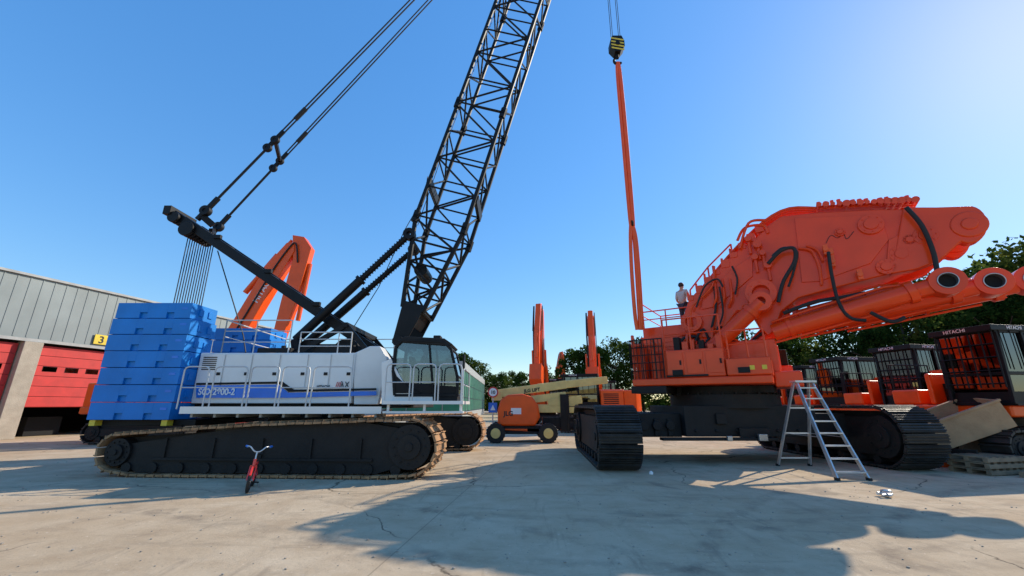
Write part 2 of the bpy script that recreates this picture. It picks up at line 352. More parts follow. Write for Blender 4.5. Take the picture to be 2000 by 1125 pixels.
for k in range(7): mb.b2((xs[0]+.12,11.553,hz0+.9+.055*k),(xs[0]+.5,11.564,hz0+.925+.055*k))
mb.obj('vent_grille',house,'blackd')
def fq(pts,Y,t=.012): return [S(x,y,Y) for x,y in pts]
MB().prism(fq([(383,777),(383,753),(543,751),(563,767),(735,764),(735,772),(560,777)],11.555),Y3*.008).obj('blue_stripe',house,'stripe')
mb=MB();mb.prism(fq([(383,752),(383,748),(551,745),(574,761),(735,758),(735,762),(564,765.5),(544,749.5)],11.548),Y3*.006);mb.obj('black_stripe',house,'black')
text('SCX2800-2',S(386,771,11.54),X3,Z3,.17,'wpaint',house,bold=.007,sx=.88)
text('HITACHI',S(618,758,11.535),X3,Z3,.08,'kpaint',house,bold=.003,sx=.8)
text('///',S(655,757,11.535),X3,Z3,.15,'rpaint',house,bold=.004,sx=.8);text('λX',S(664,757,11.535),X3,Z3,.16,'kpaint',house,bold=.002,sx=.8)
mb=MB()
mb.b2((hx0+1.2,12.2,hz1),(hx0+2.2,14.6,hz1+.22));mb.b2((hx0+2.8,12.3,hz1),(hx1-.4,13.0,hz1+.35));mb.b2((hx0+3,13.9,hz1),(hx1,14.8,hz1+.3))
mb.tube((hx1-.7,13.45,hz1+.15),(hx1-.7,12.6,hz1+.15),.42,n=20);mb.tube((hx1-2.1,13.95,hz1+.15),(hx1-2.1,12.9,hz1+.15),.4,n=20)
mb.tube((hx0+.7,14.5,hz1),(hx0+.7,14.5,hz1+.6),.08);mb.obj('winch',house,'blackd',bevel=.02)
z=hz1
for pts,h,md in(([(hx0+.5,11.7,z),(hx0+1.4,11.7,z),(hx0+2.4,11.7,z)],.95,2),([(hx0+2.7,11.7,z),(hx0+3.8,11.7,z),(hx1-.2,11.7,z)],.6,2),([(hx0+.3,15.3,z),(hx0+1.6,15.3,z),(hx0+3,15.3,z),(hx1,15.3,z)],.95,2),([(hx0+.5,11.7,z),(hx0+.3,15.3,z)],.95,1)):
    mb=MB();rail(mb,pts,h,mid=md,r=.018);mb.obj('roof_handrail',cr,'galv')
cz=S(550,799,10.6).z;mb=MB();x0=S(352,800,10.6).x;x1=S(745,800,10.6).x;x2=S(905,800,10.7).x
mb.b2((x0,10.6,cz-.06),(x1,11.55,cz),0);mb.b2((x0,10.58,cz-.11),(x1,10.598,cz+.06),1);cz2=S(820,783,10.6).z
mb.b2((x1+.03,10.55,cz2-.08),(x2,11.0,cz2),1);mb.b2((x2-.5,11.003,cz2-.08),(x2,12.3,cz2),1);mb.b2((x1+.03,10.6,cz-.1),(x2,10.95,cz-.05),1)
for x in(x1+.1,(x1+x2)/2,x2-.1): mb.b2((x,10.7,cz-.05),(x+.06,10.76,cz2-.08),1)
for k in range(9): x=x0+.2+k*(x1-x0-.4)/8;mb.b2((x,10.7,cz-.2),(x+.06,11.5,cz-.06),0)
mb.obj('catwalk',cr,['grey','white'])
for a,b in((353,402),(414,478),(486,541),(548,601),(609,684)):
    hoop((S(a,760,10.62).x,10.62,cz),(S(b,760,10.62).x,10.62,cz),S(500,716,10.62).z-cz,cr)
for a,b in((752,800),(806,850),(856,901)):
    hoop((S(a,760,10.57).x,10.57,cz2),(S(b,760,10.57).x,10.57,cz2),S(830,711,10.57).z-cz2,cr)
hoop((x2-.02,10.65,cz2),(x2-.02,12.2,cz2),.8,cr)
# cab
cy0,cy1=11.0,12.15
outer=[(771,772),(768,722),(774,676),(786,664),(866,668),(881,682),(893,735),(893,772)]
mb=MB()
for Y in(cy0,cy1-.07):
    P=[S(x,y,cy0) for x,y in outer]; P=[V((p.x,Y,p.z)) for p in P]
    for i in range(len(P)): mb.beam(P[i],P[(i+1)%len(P)],.07,.09,up=Y3)
    a=S(838,667,cy0);b=S(846,772,cy0);mb.beam((a.x,Y+.01,a.z),(b.x,Y+.01,b.z),.05,.06,up=Y3)
P=[S(x,y,cy0) for x,y in outer]
for p in P: mb.tube((p.x,cy0,p.z),(p.x,cy1,p.z),.04,n=8)
mb.prism([P[7]+Z3*.02,P[0]+Z3*.02,V((P[0].x,cy0,P[0].z-.25)),V((P[7].x,cy0,P[7].z-.2))],Y3*1.15)
mb.prism([P[7]+V((0,.03,.02)),P[0]+V((0,.03,.02)),P[0]+V((0,.03,.35)),P[7]+V((0,.03,.22))],Y3*.02)
cab=mb.obj('cab',cr,'black',bevel=.01)
mb=MB();mb.prism([S(x,y,cy0)-Y3*.03 for x,y in((776,667),(790,657),(868,661),(884,672),(880,676),(784,669))],Y3*1.2);mb.b2((P[4].x-.3,cy0+.1,P[4].z+.1),(P[4].x-.1,cy0+.4,P[4].z+.2));mb.obj('cab_roof',cab,'blackd',bevel=.02)
def pane(n,pts,ext): MB().prism(pts,ext).obj('cab_window',cab,'glass')
pane(0,[V((p.x,cy0+.035,p.z)) for p in P],Y3*.006);pane(0,[V((p.x,cy1-.04,p.z)) for p in P],Y3*.006)
mb=MB()
for i in(4,5,6): mb.hexa([V((P[i].x,cy0+.05,P[i].z)),V((P[i].x,cy1-.05,P[i].z)),V((P[i+1].x,cy1-.05,P[i+1].z)),V((P[i+1].x,cy0+.05,P[i+1].z))]+[V((P[i].x+.008,cy0+.05,P[i].z)),V((P[i].x+.008,cy1-.05,P[i].z)),V((P[i+1].x+.008,cy1-.05,P[i+1].z)),V((P[i+1].x+.008,cy0+.05,P[i+1].z))])
mb.obj('windscreen',cab,'glass')
q=P[0];MB().b2((q.x+.35,cy0+.35,q.z+.02),(q.x+.85,cy0+.8,q.z+.45)).prism([(q.x+.3,cy0+.35,q.z+.4),(q.x+.42,cy0+.35,q.z+.4),(q.x+.3,cy0+.35,q.z+1.05),(q.x+.2,cy0+.35,q.z+1.05)],Y3*.45).obj('operator_seat',cab,'blackd',bevel=.03);MB().b2((q.x+1.2,cy0+.3,q.z),(q.x+1.45,cy0+.8,q.z+.55)).obj('control_console',cab,'blackd',bevel=.03)
MB().prism(fq([(745,790),(745,708),(764,700),(774,722),(800,768),(845,775),(845,790)],10.98),Y3*.06).obj('cab_side_panel',cab,'white',bevel=.01)
MB().prism(fq([(768,718),(775,735),(800,758),(822,768),(770,768)],10.972),Y3*.006).obj('black_decal',cab,'black')
mb=MB();a=S(888,700,10.9);mb.beam(a,a+V((.25,-.15,.05)),.02,.02);mb.box(a+V((.27,-.17,-.1)),(.04,.2,.36));mb.obj('mirror',cab,'black')
# counterweights
for Y0,Y1 in((11.0,12.0),(14.9,16.0)):
    for i in range(7):
        z0=1.28+i*.442;z1=z0+.425;a=-10.90+rnd.uniform(-.02,.02);b=-8.78+rnd.uniform(-.02,.02);mb=MB()
        if i==6: b-=.05;a+=.02
        mb.b2((a,Y0+.06,z0),(b,Y1,z1));w=b-a
        for u0,u1,full in((0,.32,1),(.32,.42,0),(.42,.68,1),(.68,.78,0),(.78,1,1)):
            mb.b2((a+w*u0,Y0,z0 if full else z0+.16),(a+w*u1,Y0+.0595,z1))
        for u in(.15,.85): mb.tube((a+w*u,Y0+.5,z1),(a+w*u,Y0+.5,z1+.01),.12,n=12)
        mb.b2((b,Y0+.3,z0+.12),(b+.03,Y0+.45,z0+.3));mb.b2((b,Y1-.35,z0+.12),(b+.03,Y1-.2,z0+.3))
        cwb=mb.obj('counterweight_block',cr,'blue',bevel=.018)
        MB().b2((a+w*.87,Y0-.006,z0+.24),(a+w*.95,Y0-.001,z0+.30)).obj('marking_plate',cwb,'stripe')
mb=MB();mb.b2((-10.8,11.3,1.12),(-8.3,15.7,1.275));mb.b2((-8.76,12.1,1.3),(-8.3,14.8,2.6));mb.obj('counterweight_tray',cr,'blackd',bevel=.02)
for x in(-10.85,-9.0): MB().b2((x,11.05,1.13),(x+.15,11.25,1.27)).obj('marker_light',cr,'yellow')
# mast
YM=13.5
mt=S(352,424,YM);mf=S(745,692,YM);md=(mf-mt).normalized()
mb=MB()
for dy in(-.38,.38):
    o=Y3*dy
    mb.beam(mt+o+md*.6,mf+o,.14,.31,up=Z3)
for k in range(9): c=mt+md*(1.2+k*1.05);mb.beam(c-Y3*.3,c+Y3*.3,.18,.24,up=Z3)
mb.beam(mt-Y3*.6,mt+Y3*.6,.26,.32)
mb.beam(mt,mt+md*1.5,.8,.26,up=Z3)
for dy in(-.5,-.34,-.17,0,.17,.34,.5):
    mb.tube(mt+md*.9+Y3*(dy-.06)+Z3*-.2,mt+md*.9+Y3*(dy+.06)-Z3*.2,.26,n=18)
    mb.tube(mt+md*.25+Y3*(dy-.05)-Z3*.1,mt+md*.25+Y3*(dy+.05)-Z3*.1,.2,n=16)
for k in(2.2,4.5,6.6): c=mt+md*k-Y3*.45;mb.box(c+Z3*.22,(.25,.12,.14));
mb.obj('mast',cr,'black',bevel=.015)
mb=MB()
for k in range(12):
    x=S(376+k*3.0,470,YM).x;yy=YM-.22+.04*k
    mb.tube((x,yy,S(370,450,YM).z),(x+.06,yy,3.0),.016,n=5)
mb.obj('wire_rope',cr,'rope')
MB().path([S(425,490,YM),S(475,655,YM),S(480,690,YM)],.02,5).obj('wire_rope',cr,'rope')
nod=[]
for (x0,y0,x1,y1,xa,ya,Y) in((402,412,805,0,540,275,12.8),(427,443,840,0,549,316,14.6)):
    p=S(x0,y0,Y);q=S(x1,y1,Y);d=(q-p).normalized();e=p+d*((31-p.z)/d.z);n=Y3.cross(d).normalized()
    nk=p+d*((S(xa,ya,Y)-p).dot(d));nod.append(nk);mb=MB()
    mb.tube(p,nk,.045,n=7)
    for s in(-.1,.1): mb.tube(nk+n*s*.6,e+n*s,.028,n=6)
    for t in(1.35,): c=nk+d*t;mb.tube(c-d*.28,c+d*.28,.085,n=8)
    mb.obj('pendant_rope',cr,'rope')
    mb=MB()
    for c in(nk,nk-d*.4): mb.ring(c,Y3,.15,.05,.14,n=14)
    mb.beam(nk-d*.55,nk+d*.45,.1,.13);mb.obj('pendant_link',cr,'black',bevel=.01)
    mb=MB();mb.ring(p,Y3,.18,.06,.18,n=14);mb.beam(p-d*.4,p+d*.6,.12,.14)
    mb.beam(p-d*.2,V((p.x+.2,YM+(-.5 if Y<13.5 else .5),p.z-.45)),.12,.2);mb.obj('pendant_anchor',cr,'black',bevel=.01)
MB().beam(nod[0],nod[1],.12,.14).obj('spreader_bar',cr,'black',bevel=.01)
for Y,a,b in((12.75,(800,458),(578,664)),(14.35,(808,488),(592,676))):
    mb=MB();p=S(a[0],a[1],Y);q=S(b[0],b[1],Y);d=(q-p)
    mb.tube(q,q-d*.55,.14,n=12);mb.tube(q-d*.5,p,.095,n=12);mb.tube(q-d*.56,q-d*.54,.18,n=12);mb.ring(p,Y3,.2,.08,.25,n=14)
    for k in range(18): c=p+d*(.05+k*.022);mb.tube(c,c+d*.008,.125,n=10)
    mb.tube(q,V((q.x+.2,q.y,hz1-.2)),.16,n=10)
    mb.obj('boom_backstop',cr,'black')
mb=MB()
for dy in(-1.3,1.3): mb.beam((-6.6,YM+dy,hz1-.1),(-5.0,YM+dy,hz1+.9),.1,.14);mb.beam((-3.9,YM+dy,hz1-.3),(-5.0,YM+dy,hz1+.9),.1,.14)
mb.beam((-5,YM-1.4,hz1+.9),(-5,YM+1.4,hz1+.9),.14,.14);mb.obj('gantry',cr,'black')
# boom
YB=13.6
L0=S(822,440,YB);L1=S(987,0,YB);R0=S(922,440,YB);R1=S(1062,0,YB)
C0=(L0+R0)/2;C1=(L1+R1)/2;u=(C1-C0).normalized();w=Y3.cross(u).normalized()
if w.x<0:w=-w
hw=.87;hd=.8;foot=S(793,668,YB);st=C0+u*((foot-C0).dot(u)+4.1)
def lattice(mb,A,B,n,rc,rl):
    for i in range(4): mb.tube(A[i],B[i],rc,n=8)
    for f in range(4):
        i,j=f,(f+1)%4
        for k in range(n):
            t0=k/n;t1=(k+1)/n
            a=A[i].lerp(B[i],t0);b=A[j].lerp(B[j],t0);c=A[j].lerp(B[j],t1)
            if k%2: a,c=A[j].lerp(B[j],t0),A[i].lerp(B[i],t1)
            mb.tube(a,c,rl,n=6)
            mb.tube(A[i].lerp(B[i],t0),b,rl*.9,n=6)
mb=MB()
def corners(c,h,dd): return [c-w*h-Y3*dd,c+w*h-Y3*dd,c+w*h+Y3*dd,c-w*h+Y3*dd]
secs=[(0,4.8,4),(4.8,10.9,5),(10.9,17,5),(17,27,8)]
for a,b,n in secs:
    A=corners(st+u*(a+.06),hw,hd);B=corners(st+u*(b-.06),hw,hd);lattice(mb,A,B,n,.078,.036)
    for p in A+B: mb.tube(p-u*.14,p+u*.14,.12,n=10)
tip=st+u*27
mb.box(tip+u*.5,(1.6,2.0,1.4),w,Y3,u)
A=corners(foot+u*1.0+w*.06,.34,.72);B=corners(st-u*.06,hw,hd);lattice(mb,A,B,4,.08,.042)
for p in B: mb.tube(p-u*.14,p+u*.1,.12,n=10)
bm_=mb.obj('lattice_boom',cr,'black')
mb=MB()
for dy in(-.78,.71): mb.prism([foot+Y3*dy-u*.2-w*.2,foot+Y3*dy-u*.2+w*.2,foot+Y3*dy+u*1.2+w*.43,foot+Y3*dy+u*1.2-w*.31],Y3*.07)
mb.prism([foot-Y3*.73+w*.2+u*.5,foot-Y3*.73+w*.38+u*1.15,foot-Y3*.73+w*.35+u*1.15,foot-Y3*.73+w*.17+u*.5],Y3*1.42)
mb.tube(foot-Y3*.95-u*.1,foot+Y3*.95-u*.1,.17,n=14)
mb.obj('boom_foot',bm_,'black',bevel=.01)
q=st-u*1.7-Y3*.5-w*.2;MB().tube(q,q+Y3*1,.22,n=20).obj('sheave',bm_,'black')
for q in(st+u*1.45-w*.9,st+u*1.2+w*.92): MB().box(q,(.12,1.6,.28),w,Y3,u).obj('bracket',bm_,'black',bevel=.01)
MB().path([S(835,345,12.9),S(830,380,12.9),S(790,450,12.9),S(740,560,12.9),S(690,640,12.9)],.014,5).obj('control_cable',cr,'rope')
MB().path([tip-w*1.0,st-w*1.05+u*3,st-w*1.0],.014,5).obj('control_cable',cr,'rope')
YH=14.2;hk=S(1204,92,YH);hx=hk.x
mb=MB()
for dx in(-.2,-.13,.13,.2): mb.tube((hx+dx,YH,hk.z+.35),(hx+dx*.9,YH,tip.z),.014,n=5)
mb.obj('hoist_rope',cr,'rope')
mb=MB()
pl=[(-.2,.42),(.2,.42),(.3,.15),(.3,-.15),(.12,-.4),(-.12,-.4),(-.3,-.15),(-.3,.15)]
mb.prism([(hx+a,YH-.2,hk.z+b) for a,b in pl],Y3*.4,m=0)
for k in range(4):
    zz=hk.z-.24+k*.17;mb.prism([(hx-.27,YH-.206,zz-.02),(hx+.27,YH-.206,zz-.14),(hx+.27,YH-.206,zz-.06),(hx-.27,YH-.206,zz+.06)],Y3*.005,m=1)
mb.tube((hx,YH-.23,hk.z),(hx,YH+.23,hk.z),.1,n=14,m=0)
mb.tube((hx,YH,hk.z-.38),(hx,YH,hk.z-.6),.07,m=0)
mb.torus((hx,YH,hk.z-.75),Y3,.16,.055,n=16,m=0,a0=-2.6,a1=1.9)
mb.obj('hook_block',cr,['black','yellow'],bevel=.02,label='hook block with yellow and black warning stripes')
sl=thing('lifting_sling',(hx,YH,4.6),'long orange textile lifting sling hanging from the crane hook','sling')
zb=S(1247,622,YH).z;zm=S(1232,440,YH).z;xb=S(1247,622,YH).x
for dx in(-.075,.03,.08):
    mb=MB();mb.path([(hx+dx*.5,YH,hk.z-.82),(hx+dx*1.0,YH,hk.z-1.6),(hx+dx*1.1+.01,YH,(hk.z+zm)/2),(hx+dx*.9,YH,zm+.3),(hx+dx*.2,YH,zm)],.06,8,smooth=4);mb.obj('webbing',sl,'orange2')
    mb=MB();mb.path([(hx+dx*.2,YH+.05,zm+.12),(hx+dx*1.3,YH,zm-.5),(hx+dx*1.7+(xb-hx)/2,YH,(zb+zm)/2),(xb+dx*1.5,YH,zb+.2),(xb+dx,YH,zb-.4)],.07,8,smooth=4);mb.obj('webbing',sl,'orange2')
mb=MB();mb.torus((hx,YH,zm+.06),X3,.1,.04,n=14);mb.obj('shackle',sl,'blackd')
# =============== BIG EXCAVATOR
C=V((7.05,14.2,0));Ed=V((.83,-.56,0)).normalized();En=V((Ed.y,-Ed.x,0))
def E(a,l,z): return C+Ed*a+En*l+Z3*z
def BP(px,py,l=.75): return SP(px,py,C+En*l,Ed)
ex=thing('mining_excavator',(6.8,14.2,0),'huge orange mining excavator under assembly with boom but no arm','excavator')
crawler(ex,(2.2,11.0,0),(.05,.9987,0),(.9987,-.05,0),[(.8,.82,.8),(5.9,.82,.8)],1.1,.26,'shoe','blackd',[(.8,.82,.55),(5.9,.82,.55)],gro=3,rollers=8,panels=False)
crawler(ex,(9.95,11.0,0),(-.02,.9998,0),(.9998,.02,0),[(.8,.82,.8),(5.9,.82,.8)],1.15,.26,'shoe','blackd',[(.8,.82,.55),(5.9,.82,.55)],gro=3,rollers=8,panels=False)
mb=MB()
mb.b2((5.1,12.7,.75),(9.0,15.8,1.62));mb.b2((3.2,13.0,.72),(5.1,13.7,1.4));mb.b2((3.2,14.9,.72),(5.1,15.6,1.4));mb.b2((9.0,13.0,.72),(10.1,13.7,1.4));mb.b2((9.0,14.9,.72),(10.1,15.6,1.4))
for x in(3.95,4.35,4.75): mb.tube((x,12.99,1.05),(x,12.88,1.05),.14,n=14);mb.b2((x-.08,12.93,.75),(x+.08,12.99,1.25))
mb.b2((4.3,12.4,.66),(7.6,12.7,.74));mb.b2((6.6,12.55,.75),(7.5,12.698,1.0),0);mb.b2((6.0,12.6,1.1),(6.3,12.698,1.4));mb.b2((7.0,12.3,.66),(7.25,12.395,.85),1);mb.b2((6.1,12.3,.66),(6.25,12.395,.8),1)
for k in range(6): mb.tube((5.4+k*.6,12.69,.92),(5.4+k*.6,12.64,.92),.05,n=8)
mb.obj('carbody',ex,['blackd','steel'],bevel=.04)
mb=MB();mb.tube(C+Z3*1.55,C+Z3*1.95,1.65,n=48);mb.tube(C+Z3*1.95,C+Z3*2.2,1.45,n=48)
for k in range(28):
    t=k*2*math.pi/28;mb.tube(C+V((1.57*math.cos(t),1.57*math.sin(t),1.95)),C+V((1.57*math.cos(t),1.57*math.sin(t),2.02)),.04,n=6)
mb.obj('slewing_ring',ex,'blackd')
def ebox(mb,a0,a1,l0,l1,z0,z1,m=0): mb.box(E((a0+a1)/2,(l0+l1)/2,(z0+z1)/2),(a1-a0,l1-l0,z1-z0),Ed,En,Z3,m)
mb=MB()
ebox(mb,-2.3,1.6,-2.3,2.2,2.22,2.45);ebox(mb,1.602,2.3,-1.1,1.1,2.15,2.6)
ebox(mb,-1.2,.48,.95,2.15,2.452,3.3);ebox(mb,.5,1.62,1.0,2.22,2.452,2.95)
ebox(mb,-2.25,-.5,-2.0,.7,2.452,4.35);ebox(mb,-.45,1.2,-2.2,-.95,2.452,3.3)
for l in(-.93,.85): ebox(mb,-.8,1.8,l,l+.09,2.452,3.6)
up=mb.obj('upper_structure',ex,'orange',bevel=.04)
for a in(-1.15,-.58,-.02): mb=MB();ebox(mb,a,a+.48,2.155,2.178,2.56,3.22);mb.obj('panel',up,'orange',bevel=.01);MB().box(E(a+.4,2.19,2.9),(.05,.02,.14),Ed,En,Z3).obj('panel_latch',up,'black')
mb=MB()
for k in range(8): ebox(mb,-2.0,-.7,.705,.73,2.75+k*.17,2.83+k*.17)
mb.obj('vent_grille',up,'orange',bevel=.01)
mb=MB()
for k in range(4): a=-2.27+k*.33;ebox(mb,a,a+.09,2.0,2.1,2.452,3.9-.1*k)
ebox(mb,-2.27,-1.25,1.98,2.12,3.5,3.6);ebox(mb,-2.25,-1.9,1.3,1.8,2.452,3.5);ebox(mb,-1.8,-1.4,1.2,1.7,2.452,3.2);mb.obj('counterweight_bracket',up,'orange',bevel=.02)
mb=MB();ebox(mb,-2.35,-1.25,.8,2.2,2.0,2.215);ebox(mb,-1.2,0,2.18,2.2,2.47,2.53);ebox(mb,-1.2,1.55,-1.0,1.0,2.0,2.215);ebox(mb,-.6,.9,-.8,.8,2.452,3.0)
mb.obj('underframe',up,'blackd',bevel=.02)
for a0,l0 in((.8,2.22),(-1.0,2.2)):
    mb=MB();ebox(mb,a0,a0+.3,l0+.003,l0+.06,2.52,2.68);mb.obj('work_light',up,'black',bevel=.01)
for a0 in(1.1,1.4): mb=MB();ebox(mb,a0,a0+.12,2.223,2.24,2.6,2.72);mb.obj('warning_decal',up,'yellow')
for P_ in([E(-2.3,2.2,2.45),E(-1.9,2.2,2.45),E(-1.5,2.2,2.45),E(-1.25,2.2,2.45)],[E(-2.3,.8,2.45),E(-2.3,1.5,2.45),E(-2.3,2.2,2.45)]):
    mb=MB();rail(mb,P_,1.25,mid=4)
    for k in range(9): q=P_[0].lerp(P_[-1],k/9);mb.tube(q,q+Z3*1.25,.012,n=5)
    mb.obj('guard_rail',ex,'blackd')
for P_,h in(([E(-1.2,2.1,3.3),E(-.4,2.1,3.3),E(.45,2.1,3.3)],1.0),([E(-2.2,.65,4.35),E(-1.4,.65,4.35),E(-.55,.65,4.35)],.6),([E(-2.2,.65,4.35),E(-2.2,-1.9,4.35),E(-.6,-1.9,4.35)],.9),([E(.6,2.15,2.95),E(1.1,2.15,2.95),E(1.55,2.15,2.95)],.8)):
    mb=MB();rail(mb,P_,h,r=.024);mb.obj('handrail',ex,'orange')
R3=random.Random(12)
for k in range(9):
    a=-1.1+k*.19;mb=MB();mb.path([E(a,1.0,3.3),E(a+.05,1.0,3.3+R3.uniform(.35,.7)),E(a+R3.uniform(.1,.5),.85,3.5+R3.uniform(.1,.6)),E(a+.5,.8,3.5)],R3.choice((.03,.04,.05)),7,smooth=5);mb.obj('hydraulic_hose',up,'rubber' if k%2 else 'orange')
for k in range(6):
    a=-1.0+k*.25;mb=MB();ebox(mb,a,a+R3.uniform(.12,.2),1.2+R3.uniform(0,.4),1.75,3.302,3.42+R3.uniform(0,.35));mb.obj('deck_unit',up,'orange' if k%3 else 'blackd',bevel=.015)
mb=MB();ebox(mb,.6,2.2,-2.5,-1.2,2.2,2.65);ebox(mb,1.2,2.1,-2.4,-1.3,2.65,2.95);mb.obj('cab_base',ex,'orange',bevel=.04)
mb=MB();ebox(mb,.8,2.0,-2.3,-1.4,2.96,3.5);mb.obj('cab_platform',ex,'blackd',bevel=.03)
# boom
poly=[(1338,655),(1334,618),(1345,585),(1395,532),(1440,490),(1478,462),(1500,440),(1525,422),(1600,414),(1720,408),(1800,408),(1836,430),(1835,480),(1800,512),(1745,533),(1640,560),(1560,582),(1527,608),(1512,648),(1500,657),(1484,640),(1462,606),(1440,608),(1415,640),(1385,662)]
mb=MB();mb.prism([BP(x,y) for x,y in poly],-En*1.5)
bo=mb.obj('boom',ex,'orange',bevel=.05)
lob=lambda cx,cy,r,a0,a1,n=14:[(cx+r*math.cos(a0+(a1-a0)*i/n),cy+r*math.sin(a0+(a1-a0)*i/n)) for i in range(n+1)]
fork=[(1765,404)]+[(1830,404)]+lob(1893,438,37,-1.4,2.0)+[(1835,510),(1790,526),(1740,535)]
t=BP(1893,438,.85)
for l,q0,q1 in((.85,.04,-.42),(-.5,-1.3,-1.75)):
    mb=MB();mb.prism([BP(x,y,.85)+En*(l-.85) for x,y in fork],-En*.32);mb.tube(t+En*q0,t+En*q1,.36,n=28);mb.tube(t+En*(q0+.04),t+En*(q0-.1),.17,n=20)
    mb.obj('boom_fork',bo,'orange',bevel=.04)
for i,pp_ in enumerate(([(1552,427),(1720,420),(1735,470),(1700,515),(1600,550),(1566,552)],[(1375,575),(1440,520),(1470,500),(1470,540),(1430,575),(1395,600),(1370,605)],[(1735,470),(1800,440),(1828,450),(1822,488),(1780,512),(1730,524)])):
    MB().prism([BP(x,y)+En*.003 for x,y in pp_],En*(.045+.01*i)).obj('reinforcing_plate',bo,'orange',bevel=.012)
bosses=[(1487,575,.44,.3,1),(1700,440,.3,.12,0),(1730,522,.22,.1,0),(1640,455,.13,.1,0),(1775,470,.15,.1,0),(1352,630,.34,.2,1),(1760,497,.26,.08,0),(1806,462,.26,.12,0)]
for x,y,r,h,hol in bosses:
    mb=MB();c=BP(x,y);mb.ring(c+En*h/2,En,r,r*.55,h,n=32);mb.tube(c+En*.02,c+En*(h*.25 if hol else h+.04),r*.56,n=24)
    for k in range(8): t_=k*math.pi/4;e=(Ed*math.cos(t_)+Z3*math.sin(t_))*r*.78;mb.tube(c+e+En*h,c+e+En*(h+.025),.022,n=6)
    mb.obj('pivot_boss',bo,'orange',bevel=.012)
for l in(.5,.3,.1,-.1,-.3):
    mb=MB();mb.path([BP(1350,590,.75)+En*(l-.75)+Z3*.12,BP(1440,485,.75)+En*(l-.75)+Z3*.16,BP(1525,412,.75)+En*(l-.75)+Z3*.1,BP(1620,403,.75)+En*(l-.75)+Z3*.05,BP(1790,397,.75)+En*(l-.75)+Z3*.06],.045,8,smooth=5);mb.obj('hydraulic_pipe',bo,'orange')
mb=MB()
R2=random.Random(3)
for k in range(15):
    x=1600+k*13.5;p=BP(x,402-(x-1600)*.05)-En*.1;mb.tube(p-En*.7+Z3*.05,p+En*.12+Z3*.05,R2.uniform(.06,.11),n=12);mb.tube(p+Z3*.0,p+Z3*R2.uniform(.1,.22),R2.uniform(.04,.07),n=10)
mb.beam(BP(1600,405)-En*.3+Z3*.06,BP(1795,394)-En*.3+Z3*.06,.3,.12)
mb.obj('valve_bank',bo,'orange')
mb=MB()
for k in range(9):
    f=k/8;x=1350+f*135;y=590-f*135;p=BP(x,y)-En*.12;mb.box(p+Z3*.14,(R2.uniform(.12,.26),.3,R2.uniform(.15,.3)),Ed,En,Z3);mb.tube(p+Z3*.1-Ed*.1,p+Z3*R2.uniform(.3,.45)-Ed*.1,.04,n=8)
mb.obj('pipe_clamp',bo,'orange',bevel=.01)
for px,py,r in((1480,480,.13),(1462,470,.1),(1500,520,.12),(1475,505,.1),(1490,497,.09)):
    p=BP(px,py);MB().tube(p,p+En*.25,r,n=14).tube(p+En*.1,p+En*.1-Z3*.5,.05,n=8).obj('valve',bo,'orange',bevel=.01)
op=lambda pts,r=.045,m_='orange':MB().path(pts,r,8,smooth=6).obj('hydraulic_pipe' if m_=='orange' else 'hydraulic_hose',bo,m_)
op([BP(1440,470,.8),BP(1455,445,.8),BP(1490,440,.8),BP(1500,455,.8)]);op([BP(1445,485,.9),BP(1462,436,.9),BP(1495,430,.9)])
for x in(1395,1410,1425): op([BP(x,545,.85),BP(x+4,580,.95),BP(x-2,600,.85)],.04)
op([BP(1350,640,.9),BP(1352,600,.95),BP(1390,560,.95),BP(1395,520,.9)],.035);op([BP(1560,485,.85),BP(1585,490,.9),BP(1600,520,.9),BP(1605,556,.85)],.04);op([BP(1575,480,.85),BP(1596,488,.9),BP(1608,510,.9)],.035)
mb=MB();rail(mb,[BP(1350,585,.2),BP(1385,540,.2),BP(1430,495,.2)],.35,mid=0,r=.03);mb.obj('boom_handrail',bo,'orange')
hs=lambda pts,r=.05,l=1.05:op([BP(x,y,l) for x,y in pts],r,'rubber')
hs([(1770,405),(1800,440),(1822,490),(1830,528)],.055);hs([(1618,492),(1625,540),(1638,590),(1660,620),(1692,626)],.045,1.2);hs([(1500,515),(1525,490),(1550,485),(1552,510),(1530,550),(1520,590)],.055);hs([(1508,500),(1530,484),(1556,492),(1550,530),(1540,560)],.035)
hs([(1395,560),(1398,600),(1390,640)],.04,.9);hs([(1530,612),(1590,590),(1650,580),(1690,572)],.055,.9);hs([(1700,610),(1740,628),(1768,620)],.05,1.2)
hs([(1560,575),(1530,600),(1500,640),(1470,665)],.045,.5);hs([(1405,560),(1412,610),(1400,645)],.03,1.0);hs([(1360,600),(1376,560),(1400,545),(1412,560)],.03,1.0);hs([(1430,520),(1440,545),(1436,575)],.03,.95)
for px,py in((1612,492),(1622,498),(1678,540),(1625,515)):
    p=BP(px,py);MB().tube(p,p+En*.3,.07,n=12).box(p+En*.2,(.12,.12,.3),Ed,En,Z3).obj('valve',bo,'orange2',bevel=.01)
mb=MB()
c=BP(1636,466);mb.path([c+Ed*-.3+Z3*-.1+En*.06,c+Ed*-.15+Z3*.12+En*.06,c+En*.06,c+Ed*.15+Z3*.1+En*.06,c+Ed*.2+Z3*-.08+En*.06,c+Ed*.4+Z3*.12+En*.06],.008,5,smooth=6);mb.obj('chalk_mark',bo,'blackd')
